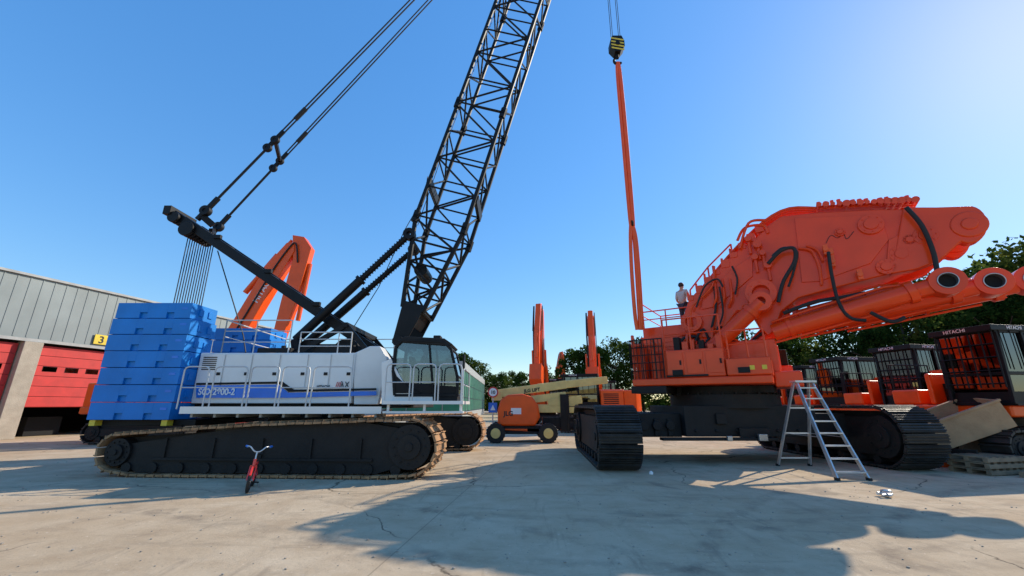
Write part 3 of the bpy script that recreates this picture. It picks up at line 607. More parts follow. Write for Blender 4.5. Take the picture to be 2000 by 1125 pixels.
def cyl(name,p,q,r,fr,m='orange',rod=.6,eye=.25,par=ex,ax=None):
    ax=ax or En;mb=MB();p=V(p);q=V(q);d=(q-p);mb.tube(p,p+d*fr,r,n=28);mb.tube(p+d*(fr-.05),p+d*(fr+.01),r*1.18,n=28);mb.tube(p+d*.08,p+d*.12,r*1.1,n=28)
    mb.tube(p+d*fr,q,r*rod,n=20,m=0)
    mb.ring(p,ax,eye,eye*.45,r*1.5,n=26);mb.ring(q,ax,eye,eye*.45,r*1.5,n=26)
    return mb.obj(name,par,[m,'steel'],bevel=.01)
cyl('lift_cylinder',BP(1375,696,1.25),BP(1486,590,1.25),.24,.85,rod=.95,eye=.3)
cyl('lift_cylinder',BP(1460,692,.2),BP(1538,612,.2),.25,.8,rod=.9,eye=.3)
for i,(a,b,l,r) in enumerate((((1510,650),(1846,552),.95,.25),((1560,640),(1935,553),.2,.27),((1650,625),(2012,548),-.45,.30),((1560,618),(1800,556),.5,.2))):
    p=BP(*a,l);q=BP(*b,l);d=q-p;mb=MB();mb.tube(p,p+d*.84,r,n=26);mb.tube(p+d*.1,p+d*.13,r*1.15,n=26);mb.tube(p+d*.80,p+d*.845,r*1.2,n=26);mb.tube(p+d*.45,p+d*.47,r*1.1,n=26);mb.tube(p+d*.8,q-d.normalized()*.3,r*.85,n=20)
    if i<3: mb.ring(q,En,.36,.2,.5,n=32,m=0);mb.ring(q+En*.02,En,.205,.18,.53,n=28,m=1);mb.tube(q+En*.1,q-En*.24,.182,n=24,m=2)  # near-black plug in each eye: shade inside the bore put in as colour
    mb.path([p+Z3*r*1.3,p+d*.2+Z3*r*1.4,p+d*.7+Z3*r*1.4,p+d*.8+Z3*r],.04,8)
    mb.path([p-Z3*r*1.2,p+d*.3-Z3*r*1.25,p+d*.75-Z3*r*1.2],.035,8)
    for k in range(10): t_=k*math.pi/5;X_=d.normalized();Yp=Z3.cross(X_).normalized();Zp=X_.cross(Yp);e=(Yp*math.cos(t_)+Zp*math.sin(t_))*r*1.08;mb.tube(p+d*.845+e,p+d*.855+e,.025,n=6)
    mb.obj('arm_cylinder',ex,['orange','steel','dark'],bevel=.01)
# =============== PEOPLE
def person(loc,rot,label,pose=None,shirt='shirt'):
    t=thing('person',loc,label,'person',rot)
    J=dict(pel=(0,0,.95,.13),sp=(0,.0,1.14,.125),ch=(0,0,1.36,.15),nk=(0,0,1.50,.06),hb=(0,.01,1.58,.075),hm=(0,.02,1.66,.095),ht=(0,.01,1.74,.07),ns=(0,.12,1.65,.02),
    shL=(-.19,0,1.42,.07),elL=(-.27,.02,1.14,.047),wrL=(-.24,.2,.98,.032),paL=(-.24,.27,.95,.036),shR=(.19,0,1.42,.07),elR=(.27,.02,1.14,.047),wrR=(.24,.2,.98,.032),paR=(.24,.27,.95,.036),
    hpL=(-.1,0,.88,.09),knL=(-.11,.03,.5,.062),anL=(-.11,-.02,.1,.045),toL=(-.12,.14,.04,.04),hpR=(.1,0,.88,.09),knR=(.11,.03,.5,.062),anR=(.11,-.02,.1,.045),toR=(.12,.14,.04,.04))
    J.update(pose or {})
    def skin(name,edges,m,add=0):
        keys=[];[keys.append(k) for e in edges for k in e if k not in keys]
        bm=bmesh.new();ly=bm.verts.layers.skin.verify();vm={}
        for k in keys:
            x=J[k];v=bm.verts.new(x[:3]);v[ly].radius=(x[3]+add,x[3]+add);vm[k]=v
        vm[keys[0]][ly].use_root=True
        for a,b in edges:bm.edges.new((vm[a],vm[b]))
        me=bpy.data.meshes.new(name);bm.to_mesh(me);bm.free();me.materials.append(M[m])
        o=bpy.data.objects.new(name,me);col.objects.link(o);o.parent=t;MW[o]=MW[t];o.modifiers.new('s','SKIN').use_smooth_shade=True;o.modifiers.new('d','SUBSURF').levels=1;o.modifiers['d'].render_levels=2;return o
    ed=[('pel','sp'),('sp','ch'),('ch','nk'),('nk','hb'),('hb','hm'),('hm','ht'),('hm','ns')]
    for s in'LR':
        ed+=[('ch','sh'+s),('sh'+s,'el'+s),('el'+s,'wr'+s),('wr'+s,'pa'+s),('pel','hp'+s),('hp'+s,'kn'+s),('kn'+s,'an'+s),('an'+s,'to'+s)]
        p=V(J['pa'+s][:3]);w_=V(J['wr'+s][:3]);d=(p-w_).normalized();side=V((1,0,0))
        side=(side-d*side.dot(d)).normalized()
        for k,(o,l) in enumerate(((-.032,.07),(-.011,.085),(.011,.08),(.032,.06))):
            q=p+side*o+d*.04;q2=q+d*l*.5-Z3*.01;q3=q+d*l-Z3*.035
            J['f%s%da'%(s,k)]=(*q,.011);J['f%s%db'%(s,k)]=(*q2,.009);J['f%s%dc'%(s,k)]=(*q3,.008)
            ed+=[('pa'+s,'f%s%da'%(s,k)),('f%s%da'%(s,k),'f%s%db'%(s,k)),('f%s%db'%(s,k),'f%s%dc'%(s,k))]
        q=w_+side*(.04 if s=='L' else -.04)+d*.03;J['t'+s]=(*q,.012);J['u'+s]=(*(q+d*.05),.009);ed+=[('wr'+s,'t'+s),('t'+s,'u'+s)]
    skin('body',ed,'skin')
    skin('shirt',[('pel','sp'),('sp','ch'),('ch','shL'),('ch','shR'),('shL','elL'),('shR','elR')],shirt,.018)
    skin('trousers',[('pel','hpL'),('pel','hpR'),('hpL','knL'),('knL','anL'),('hpR','knR'),('knR','anR')],'trous',.02)
    mb=MB()
    h=V(J['hm'][:3]);mb.ball(h+V((0,-.02,.035)),.112,sc=(.93,1,.92));mb.obj('hair',t,'hair',local=True)
    for x in(-.035,.035): MB().ball(h+V((x,.093,.01)),.012).obj('eye',t,'kpaint',local=True)
    MB().box(h+V((0,.09,-.06)),(.05,.01,.008)).obj('mouth',t,'rpaint',local=True)
    return t
pp=S(1335,600,15.0);person((pp.x,15.0,4.35),rad(-60),'person in grey shirt standing on the excavator deck')
q=P[0]
person((q.x+.62,cy0+.57,q.z-.42),rad(-90),'crane operator seated at the controls in the cab',dict(
 pel=(0,0,.95,.13),sp=(0,.02,1.14,.12),ch=(0,.03,1.36,.14),elL=(-.26,.1,1.15,.045),wrL=(-.22,.34,1.12,.03),paL=(-.22,.41,1.12,.034),elR=(.26,.1,1.15,.045),wrR=(.22,.34,1.12,.03),paR=(.22,.41,1.12,.034),
 knL=(-.13,.42,.93,.062),anL=(-.13,.46,.52,.045),toL=(-.13,.62,.47,.04),knR=(.13,.42,.93,.062),anR=(.13,.46,.52,.045),toR=(.13,.62,.47,.04)),'trous')
# =============== LEFT BUILDING
bd=V((.24,.97,0)).normalized();bn=V((.97,-.24,0)).normalized();BO=V((-25.5,19,0))
def B(s,o,z): return BO+bd*s+bn*o+Z3*z
bl=thing('workshop_building',BO,'grey clad industrial workshop with red roller doors','building')
bb=lambda mb,s0,s1,o0,o1,z0,z1,m=0:mb.box(B((s0+s1)/2,(o0+o1)/2,(z0+z1)/2),(s1-s0,o1-o0,z1-z0),bd,bn,Z3,m)
mb=MB()
bb(mb,-12,19,-.35,0,4.95,8.1)
bb(mb,-12,19,-14,-13.8,0,8.1);bb(mb,-12,-11.8,-13.8,-.35,0,8.1);bb(mb,18.8,19,-13.8,-.35,0,8.1);bb(mb,-11.8,18.8,-13.8,-.35,7.7,7.9)
for k in range(62): bb(mb,-12+.5*k,-11.94+.5*k,0.001,.02,5.0,8.05)
mb.obj('wall',bl,'clad')
mb=MB();bb(mb,-12.05,19.05,-.4,.12,8.1,8.22,0);bb(mb,-12,19,.002,.06,4.8,4.95,0);mb.obj('roof_trim',bl,'grey')
for k in range(6):
    s=-8+5*k;mb=MB();bb(mb,s,s+.75,-.45,.1,0,4.79);mb.obj('pillar',bl,'conc',bevel=.02)
for k in range(6):
    s=-8+5*k+.8
    if s>17: break
    mb=MB();zz=1.55 if k in(1,2) else .05
    for j in range(6):
        z0=zz+(4.7-zz)*j/6;bb(mb,s,s+4.15,-.3,-.22,z0,z0+(4.7-zz)/6-.02)
    mb.tube(B(s,-.3,zz),B(s+4.15,-.3,zz),.03)
    d=mb.obj('roller_door',bl,'red',bevel=.008)
    for j in range(4): mb=MB();bb(mb,s+.35+j*.95,s+.95+j*.95,-.22,-.205,3.35,3.62);mb.obj('door_window',d,'dglass',bevel=.01)
mb=MB();bb(mb,-11.8,18.7,-6,-5.9,0,4.9);bb(mb,-11.8,18.7,-5.9,-.5,4.85,4.9);bb(mb,4,5.5,-3.4,-1.8,0.02,1.0);bb(mb,0,1.2,-3,-2,.02,1.3);mb.obj('interior',bl,'dark')
ysg=SP(198,664,BO,bd);ss=(ysg-BO).dot(bd)
mb=MB();mb.box(BO+bd*ss+bn*.08+Z3*ysg.z,(.8,.04,.55),bd,bn,Z3);sg=mb.obj('number_sign',bl,'yellow')
text('3',BO+bd*(ss-.2)+bn*.11+Z3*(ysg.z-.2),bd,Z3,.4,'kpaint',sg,bold=.01)
ob=thing('office_building',(-9.2,45,0),'low office building with green glazed facade','building')
mb=MB();mb.b2((-17,45,0),(-5.2,80,.9));mb.b2((-17,45,5.3),(-5.2,80,6.2));mb.b2((-17,45,.9),(-5.45,79.9,5.3));mb.obj('wall',ob,'grey',bevel=.03)
for z0 in(1.0,2.45,3.9):
    mb=MB()
    for k in range(20): mb.b2((-5.42,45.3+k*1.72,z0),(-5.28,46.95+k*1.72,z0+1.35))
    for k in range(6): mb.b2((-16.8+k*1.9,44.95,z0),(-15.0+k*1.9,44.99,z0+1.35))
    mb.obj('window_band',ob,'ggreen')
mb=MB()
for k in range(21): mb.b2((-5.4,45.08+k*1.72,.9),(-5.2,45.16+k*1.72,5.3))
mb.obj('window_frame',ob,'grey')
# =============== PARKED MACHINES
def cabm(p,x0,x1,y0,y1,z0,z1,cage=True,txt=True):
    mb=MB();g=.08
    for x in(x0,(x0*.45+x1*.55),x1):
        for y in(y0,y1): mb.beam((x,y,z0),(x-(.12 if x==x1 else 0),y,z1),g,g,up=X3)
    for z in(z0,z1,z0+.75):
        for y in(y0,y1): mb.beam((x0,y,z),(x1-.03,y,z),g,g)
        for x in(x0,x1-.05): mb.beam((x,y0,z),(x,y1,z),g,g)
    mb.b2((x0-.08,y0-.08,z1+.003),(x1+.12,y1+.08,z1+.15));mb.b2((x0,y0+.02,z0),(x1-.05,y1-.02,z0+.3))
    if cage:
        for k in range(6): mb.tube((x1+.08,y0+(y1-y0)*k/5,z0+.4),(x1+.02,y0+(y1-y0)*k/5,z1),.02,n=6)
        for k in range(5):
            z=z0+.5+(z1-z0-.5)*k/4;mb.tube((x1+.06,y0,z),(x1+.06,y1,z),.018,n=6)
        for k in range(6):
            x=x0+.15+(x1-x0-.3)*k/5;mb.tube((x,y1+.05,z0+.85),(x,y1+.05,z1),.014,n=5)
    c=mb.obj('cab',p,'black',local=True,bevel=.008)
    mb=MB();mb.b2((x0+.02,y0+.02,z0+.3),(x1-.1,y0+.03,z1-.02));mb.b2((x0+.02,y1-.03,z0+.3),(x1-.1,y1-.02,z1-.02));mb.b2((x1-.05,y0+.04,z0+.3),(x1-.04,y1-.04,z1-.02));mb.b2((x0+.01,y0+.04,z0+.3),(x0+.018,y1-.04,z1-.02));mb.obj('cab_window',c,'dglass',local=True)
    mb=MB();mb.b2((x0+.3,y0+.3,z0+.3),(x0+.8,y1-.3,z0+.65));mb.b2((x0+.25,y0+.3,z0+.651),(x0+.4,y1-.3,z0+1.2));mb.obj('seat',c,'blackd',local=True,bevel=.03)
    if txt:
        text('HITACHI',(x1-.4,y1+.082,z1+.035),X3*-1,Z3,.09,'wpaint',c,local=True)
        text('HITACHI',(x0+.1,y0-.085,z1+.035),X3,Z3,.09,'wpaint',c,local=True)
        text('HITACHI',(x1+.125,y0+.3,z1+.035),Y3,Z3,.09,'wpaint',c,local=True)
def parked(loc,rot,label,boom=None,group='excavators parked in the yard',scale=1):
    t=thing('parked_excavator',loc,label,'excavator',rot,group,scale)
    for y in(-1.6,1.0):
        crawler(t,(-2.2,y,0),X3,Y3,[(.45,.48,.45),(3.95,.48,.45)],.6,.2,'shoe','blackd',[(.45,.48,.3),(3.95,.48,.3)],local=True,rollers=6,panels=False)
    mb=MB();mb.b2((-1.2,-1.1,.5),(1.2,1.1,.95));mb.tube((0,0,.9),(0,0,1.2),.7,n=24);mb.obj('undercarriage',t,'blackd',local=True,bevel=.03)
    mb=MB();mb.b2((-2.6,-1.5,1.2),(1.6,1.5,1.5));mb.b2((-2.0,-1.48,1.503),(-.4,.2,2.6));mb.b2((-2.0,.25,1.503),(-.6,1.48,2.5))
    mb.b2((-.35,-1.48,1.503),(1.3,-.7,1.95));mb.b2((-.3,-.45,1.503),(1.3,-.3,2.4));mb.b2((-.3,.15,1.503),(1.3,.28,2.4))
    mb.prism([(-2.003,-1.5,1.25),(-2.7,-1.3,1.25),(-3.0,-.7,1.25),(-3.0,.7,1.25),(-2.7,1.3,1.25),(-2.003,1.5,1.25)],Z3*1.25)
    b=mb.obj('body',t,'orange2',local=True,bevel=.06)
    mb=MB()
    for k in range(6): mb.b2((-1.7,-1.503,1.7+k*.11),(-.8,-1.482,1.75+k*.11));mb.b2((-1.7,1.482,1.7+k*.11),(-.8,1.503,1.75+k*.11))
    mb.obj('grille',b,'blackd',local=True);MB().b2((-.5,-.28,1.51),(.9,.13,2.1)).tube((-1.2,-.6,2.6),(-1.2,-.6,3.0),.08).obj('swing_motor',b,'blackd',local=True)
    mb=MB();rail(mb,[(-.3,-1.4,1.95),(.5,-1.4,1.95),(1.25,-1.4,1.95)],.8);mb.obj('handrail',t,'blackd',local=True)
    cabm(t,-.45,1.65,.36,1.62,1.52,3.35)
    if boom:
        A=lambda pts:[V((x,-.28,z)) for x,z in pts]
        if boom=='up':
            MB().prism(A([(1.1,1.8),(1.5,1.5),(2.1,3.5),(2.3,6.5),(1.9,8.7),(1.6,8.9),(1.4,8.6),(1.5,6),(1.3,3.5)]),Y3*.56).obj('boom',t,'orange2',local=True,bevel=.03)
            MB().prism([V((x,-.2,z)) for x,z in((1.75,9.3),(2.2,9.2),(2.9,6.5),(2.95,4.2),(2.75,4.1),(2.5,6.2))],Y3*.4).obj('arm',t,'orange2',local=True,bevel=.03)
            for y in(-.5,.5): MB().tube((1.6,y,1.5),(2.1,y,4.4),.13,n=12).tube((2.1,y,4.4),(2.2,y,5.6),.07,n=10).obj('hydraulic_cylinder',t,'orange2',local=True)
            MB().tube((1.5,0,6.3),(1.5,0,8.2),.12,n=12).tube((1.5,0,8.2),(1.8,0,9.3),.07,n=10).obj('hydraulic_cylinder',t,'orange2',local=True);MB().tube((3.05,0,5),(2.9,0,7),.1,n=10).obj('hydraulic_cylinder',t,'orange2',local=True)
            MB().prism([V((x,-.45,z)) for x,z in((2.6,4.3),(3.3,4.5),(3.5,3.4),(3.0,2.9),(2.5,3.3))],Y3*.9).obj('bucket',t,'orange2',local=True,bevel=.03)
            for y in(-.36,-.31,.33): MB().path([(2.0,y,2.5),(2.35,y,5),(2.3,y*1.1,7),(2.2,y,9.0),(2.7,y*.9,7.0)],.035,6,smooth=4).obj('hydraulic_hose',t,'rubber',local=True)
        else:
            o=MB().prism(A([(1.0,1.9),(1.5,1.5),(2.4,3.3),(3.6,6.3),(4.75,9.0),(4.7,9.5),(4.3,9.45),(3.5,8.3),(2.4,5.6),(1.5,3.6)]),Y3*.56).obj('boom',t,'orange2',local=True,bevel=.03)
            MB().prism([V((x,-.22,z)) for x,z in((4.5,9.9),(5.1,9.8),(5.55,9.2),(5.2,6.5),(4.55,3.6),(4.2,3.6),(4.45,6.5),(4.7,8.6))],Y3*.44).obj('arm',t,'orange2',local=True,bevel=.03)
            for y in(-.45,.45): MB().tube((1.7,y,1.5),(2.6,y,3.6),.14,n=12).tube((2.6,y,3.6),(3.0,y,4.9),.08,n=10).obj('hydraulic_cylinder',t,'orange2',local=True)
            MB().tube((2.5,0,6.9),(3.8,0,8.9),.13,n=12).tube((3.8,0,8.9),(4.4,0,9.7),.07,n=10).obj('hydraulic_cylinder',t,'orange2',local=True);MB().tube((5.3,-.0,5.5),(5.5,0,8.4),.11,n=10).obj('hydraulic_cylinder',t,'orange2',local=True)
            MB().prism([V((x,-.45,z)) for x,z in((4.0,3.7),(4.8,3.7),(5.0,2.9),(4.5,2.4),(3.9,2.8))],Y3*.9).obj('bucket',t,'blackd',local=True,bevel=.03)
            dd=V((1.15,0,2.55)).normalized();text('HITACHI',(3.35,-.285,6.3),dd,V((-dd.z,0,dd.x)),.27,'wpaint',o,local=True,bold=.004)
            MB().path([(1.6,-.32,3.0),(2.7,-.32,5.2),(3.7,-.32,7.6),(4.4,-.32,9.0),(4.8,-.32,9.4),(5.0,-.26,8.4)],.04,6,smooth=4).obj('hydraulic_hose',t,'rubber',local=True)
    return t
parked((-16.3,20.3,0),0,'orange excavator with its boom folded upright behind the crane','angled',scale=1.04)
pu=parked((2.7,33.0,0),rad(-108),'orange excavator parked with boom and arm raised upright','up')
copy_thing(pu,(7.0,35.5,0),rad(-103),1.0)
copy_thing(pu,(9.2,62,0),rad(200),1.0)
pc=parked((15.1,13.6,0),rad(190),'orange excavator without boom, black caged cab','',scale=1.1)
for x,y,r,s in((16.5,17.6,191,1.1),(17.0,21.7,189,1.1),(18.3,26.2,190,1.1),(19.6,31.0,190,1.1),(5.2,27.5,165,1.0)):
    copy_thing(pc,(x,y,0),rad(r),s)
# =============== BOOM LIFT
bt=thing('boom_lift',V((.5,20.3,0)),'orange and cream telescopic boom lift with large tyres','boom lift')
Y0=19.6
mb=MB();lo,hi=pxb(968,1078,832,848,Y0+.1,21.2);mb.b2(lo,hi);mb.obj('chassis',bt,'blackd',bevel=.03)
for px in(968,1071):
    for Yw in(19.35,21.2):
        c=S(px,846,19.4);c=V((c.x,Yw,.42));mb=MB();mb.tube(c,c+Y3*.36,.42,n=28);
        for k in range(18):
            t=k*math.pi/9;mb.box(c+Y3*.18+V((.42*math.cos(t),0,.42*math.sin(t))),(.04,.36,.08),V((math.cos(t),0,math.sin(t))),Y3,V((-math.sin(t),0,math.cos(t))))
        w_=mb.obj('wheel',bt,'rubber',bevel=.03);MB().tube(c-Y3*.015,c+Y3*.375,.22,n=20).tube(c-Y3*.03,c+Y3*.39,.1,n=14).obj('rim',w_,'cream',bevel=.01)
mb=MB();mb.prism([S(x,y,Y0) for x,y in((972,832),(972,800),(978,780),(992,771),(1020,769),(1040,775),(1052,792),(1055,815),(1046,832))],Y3*1.6)
mb.prism([S(x,y,Y0+.1) for x,y in((975,846),(975,833),(1082,833),(1088,840),(1084,848))],Y3*1.4)
hd_=mb.obj('engine_hood',bt,'orange2',bevel=.1)
text('JLG',S(984,812,Y0-.005),X3,Z3,.2,'kpaint',hd_,bold=.01);MB().b2(*pxb(998,1018,797,809,Y0-.006,Y0-.002)).obj('data_plate',hd_,'wpaint')
for (a,b,h,wd) in(((965,770),(1105,751),.38,.4),((1050,757),(1185,742),.34,.34),((985,787),(1105,772),.34,.36),((1070,788),(1135,780),.38,.4)):
    MB().beam(S(a[0],a[1],20.4),S(b[0],b[1],20.4),wd,h).obj('telescopic_boom',bt,'cream',bevel=.02)
mb=MB();mb.b2(*pxb(1040,1130,790,806,20.2,20.7));mb.b2(*pxb(960,980,765,782,20.1,20.8));mb.obj('turret',bt,'cream',bevel=.02)
text('JLG LIFT',S(1024,767,20.18),V((1,0,.12)),Z3,.15,'kpaint',bt,bold=.006)
mb=MB();mb.b2(*pxb(1095,1112,770,842,20.1,20.6));mb.b2(*pxb(1060,1105,815,838,20.2,20.7));rail(mb,[S(1110,842,20),S(1140,842,20),S(1140,842,20)+Y3*.9,S(1110,842,20)+Y3*.9],1.1,mid=2);mb.obj('basket',bt,'blackd')
SX_=963
ts=thing('traffic_sign',(S(SX_,800,20).x,20,0),'round red and white speed limit sign above a blue sign','traffic sign')
c=S(SX_,766,20);x=c.x
MB().tube((x,20,0),(x,20,c.z+.25),.03).obj('post',ts,'galv')
MB().tube((x,19.955,c.z),(x,19.97,c.z),.25,n=28).obj('rim',ts,'rpaint');f=MB().tube((x,19.945,c.z),(x,19.954,c.z),.19,n=28).obj('sign_face',ts,'wpaint')
text('10',(x,19.94,c.z-.075),X3,Z3,.15,'kpaint',f,center=True,bold=.006)
zz=S(SX_,796,20).z;f=MB().b2((x-.2,19.95,zz-.22),(x+.2,19.965,zz+.22)).obj('blue_panel',ts,'sign')
MB().prism([(x-.12,19.94,zz-.12),(x+.12,19.94,zz-.12),(x,19.94,zz+.12)],Y3*.008).obj('white_triangle',f,'wpaint')
# =============== STEP LADDER
ld=thing('step_ladder',(8.0,11.2,0),'tall aluminium step ladder standing open on the concrete','ladder')
T0=V((7.58,11.2,2.24));T1=V((7.98,11.2,2.24));F0=V((7.36,10.1,0));F1=V((8.08,10.1,0))
mb=MB()
for a,b in((T0,F0),(T1,F1)): mb.beam(a,b,.035,.1,up=Y3)
for k in range(8):
    t=(k+.6)/8.2;mb.box((T0.lerp(F0,t)+T1.lerp(F1,t))/2,((T0.lerp(F0,t)-T1.lerp(F1,t)).length,.13,.03))
mb.b2((7.5,11.1,2.22),(8.06,11.35,2.27));mb.obj('front_ladder',ld,'alu')
mb=MB();R0_=V((7.45,12.4,0));R1_=V((8.35,12.4,0))
for a,b in((T0+Y3*.1,R0_),(T1+Y3*.1,R1_)): mb.beam(a,b,.035,.08,up=Y3)
for t in(.3,.6,.9): mb.beam(T0.lerp(R0_,t)+Y3*.03,T1.lerp(R1_,t)+Y3*.03,.03,.04)
mb.tube(T0.lerp(F0,.6),T0.lerp(R0_,.6),.008,n=5);mb.tube(T1.lerp(F1,.6),T1.lerp(R1_,.6),.008,n=5)
mb.obj('rear_legs',ld,'alu')
for p in(F0,F1,R0_,R1_): MB().box(p+Z3*.03,(.06,.12,.06)).obj('rubber_foot',ld,'rubber')
# =============== BICYCLE
fw=G(475,967);rw=G(498,946);bdv=(fw-rw).normalized()
bk=thing('bicycle',((fw.x+rw.x)/2,(fw.y+rw.y)/2,0),"small red children's bicycle standing in front of the crane track",'bicycle',math.atan2(bdv.y,bdv.x)+.06)
wb=.78;wr=.225
for x in(-wb/2,wb/2):
    mb=MB();mb.torus((x,0,wr),Y3,wr-.026,.03,n=32);o=mb.obj('wheel',bk,'rubber',local=True)
    mb=MB();mb.torus((x,0,wr),Y3,wr-.055,.012,n=32,k=6)
    for k in range(20): t=k*math.pi/10;mb.tube((x,.02*(-1)**k,wr),(x+(wr-.05)*math.cos(t),0,wr+(wr-.05)*math.sin(t)),.0025,n=4)
    mb.tube((x,-.05,wr),(x,.05,wr),.022);mb.obj('rim',o,'steel',local=True)
mb=MB();hd2=V((.27,0,.54));bb2=V((-.03,0,.22));stt=V((-.14,0,.5));ra=V((-wb/2,0,wr));fa=V((wb/2,0,wr))
mb.tube(hd2-V((.0,0,.05)),bb2,.028);mb.tube(hd2+Z3*.02,stt-Z3*.12,.024);mb.tube(bb2,stt,.022)
for y in(-.05,.05): mb.tube(bb2+Y3*y*.5,ra+Y3*y,.013);mb.tube(stt-Z3*.05,ra+Y3*y,.013);mb.tube(hd2-Z3*.08+Y3*y*.9,fa+Y3*y,.021)
mb.tube(hd2-Z3*.1,hd2+V((-.02,0,.06)),.03);mb.beam(hd2+V((0,-.06,-.08)),hd2+V((0,.06,-.08)),.05,.05);mb.obj('frame',bk,'bred',local=True)
for x in(-wb/2,wb/2): mb=MB();mb.path([(x+(wr+.02)*math.cos(t),0,wr+(wr+.02)*math.sin(t)) for t in [.5+i*.2 for i in range(11)]],.022,6);mb.obj('mudguard',bk,'bred',local=True)
mb=MB();mb.tube(hd2,hd2+V((-.05,0,.2)),.014);hh=hd2+V((-.05,0,.2));mb.path([hh+V((-.12,-.2,.08)),hh+V((-.04,-.14,.08)),hh+V((0,-.05,0)),hh+V((0,.05,0)),hh+V((-.04,.14,.08)),hh+V((-.12,.2,.08))],.013,8,smooth=4);mb.obj('handlebar',bk,'alu',local=True)
for y in(-1,1): MB().tube(hh+V((-.12,.2*y,.08)),hh+V((-.2,.23*y,.08)),.022).obj('grip',bk,'stripe',local=True)
MB().tube(stt,stt+Z3*.12,.011).prism([stt+V((-.13,-.08,.13)),stt+V((-.13,.08,.13)),stt+V((0,.04,.13)),stt+V((.13,.015,.13)),stt+V((.13,-.015,.13)),stt+V((0,-.04,.13))],Z3*.045).obj('saddle',bk,'rubber',local=True,bevel=.015)
mb=MB();mb.ring(bb2+Y3*.04,Y3,.07,.05,.006);mb.tube(bb2-Y3*.06,bb2+Y3*.06,.015);mb.beam(bb2+Y3*.06,bb2+V((.08,.06,-.08)),.01,.02);mb.beam(bb2-Y3*.06,bb2+V((-.08,-.06,.08)),.01,.02);mb.box(bb2+V((.08,.1,-.08)),(.06,.08,.02));mb.box(bb2+V((-.08,-.1,.08)),(.06,.08,.02));mb.obj('pedal',bk,'blackd',local=True)
MB().tube(bb2+V((-.1,.03,0)),(-.2,.16,.0),.01).obj('kickstand',bk,'steel',local=True)
bk.rotation_euler[0]=rad(-4)
# =============== YARD CLUTTER
def pallet(loc,rot,n=2,label='stack of weathered wooden pallets beside parked machines'):
    t=thing('pallet_stack',loc,label,'pallet',rot,'pallets by the machines');mb=MB()
    for k in range(n):
        z=k*.145
        for y in(-.38,0,.38): mb.b2((-.6,y-.05,z+.02),(.6,y+.05,z+.11))
        for i in range(6): mb.b2((-.6+i*.22,-.4,z+.1105),(-.5+i*.22,.4,z+.132));mb.b2((-.6+i*.22,-.4,z),(-.5+i*.22,.4,z+.0195))
    mb.obj('pallet_boards',t,'wood',local=True);return t
pallet((12.0,11.2,0),.2,3);pallet((13.5,11.3,0),-.1,2);pallet((12.7,10.3,0),.3,1)
tb_=thing('steel_bin',(12.6,12.6,0),'tan weathered steel bin resting tilted on pallets','bin');X_=V((.86,-.28,.36)).normalized();Y_=V((.28,.95,.08)).normalized();Z_=X_.cross(Y_).normalized();Y_=Z_.cross(X_)
c=V((12.75,12.5,1.12));mb=MB()
mb.box(c-Z_*.35,(2.0,1.2,.05),X_,Y_,Z_)
for sgn in(-1,1): mb.box(c+Y_*.6*sgn,(2.0,.05,.74),X_,Y_,Z_);mb.box(c+X_*.98*sgn,(.05,1.15,.74),X_,Y_,Z_);mb.box(c+Y_*.61*sgn+Z_*.36,(2.06,.1,.06),X_,Y_,Z_)
mb.obj('bin_shell',tb_,'bin',bevel=.01);mb=MB();mb.b2((12.2,12.2,0),(12.4,12.8,.35));mb.b2((13.2,12.0,0),(13.4,12.8,.75));mb.obj('support_block',tb_,'wood')
R=random.Random(8)
for (x,y,r,s,m_) in((12.4,11.9,.5,1,'blackd'),(13.9,10.6,.9,1.2,'blackd'),(5.0,20,.2,1,'blackd'),(14.3,11.4,-.3,1.1,'blackd'),(11.9,12.6,1.2,.9,'orange2'),(14.9,10.9,.1,1.3,'blackd'),(13.0,10.9,2.1,.7,'rust')):
    t=thing('scrap_bracket',(x,y,0),'dark steel machine bracket lying on the ground' if m_!='orange2' else 'orange machine bracket lying on the ground','steel part',r,'steel parts lying in the yard');mb=MB();mb.b2((-.5*s,-.3,0),(.5*s,.3,.12));mb.b2((-.4*s,-.25,.1201),(-.3*s,.25,.5));mb.b2((.25*s,-.25,.1201),(.35*s,.25,.4));mb.tube((-.35*s,-.3,.35),(.3*s,.3,.3),.05);mb.ring((0,.1,.3),Y3,.17,.1,.3,n=16);mb.obj('bracket_body',t,m_,local=True,bevel=.01)
g=G(1728,971);t=thing('lifting_shackle',(g.x,g.y,0),'steel lifting shackle lying on the concrete','shackle',.3);mb=MB();mb.torus((0,0,.05),Z3,.09,.03,n=20,a0=-.4,a1=3.5);mb.tube((-.13,-.05,.05),(.13,-.05,.05),.022);mb.torus((.1,.02,.09),V((.3,.2,1)),.07,.02,n=18);mb.obj('bow',t,'alu',local=True)
g=G(1272,926);t=thing('bolt_cap',(g.x,g.y,0),'small round white cap on the concrete','cap');MB().tube((0,0,0),(0,0,.05),.05,n=14).tube((0,0,.05),(0,0,.07),.03,n=10).obj('cap_body',t,'wpaint',local=True)
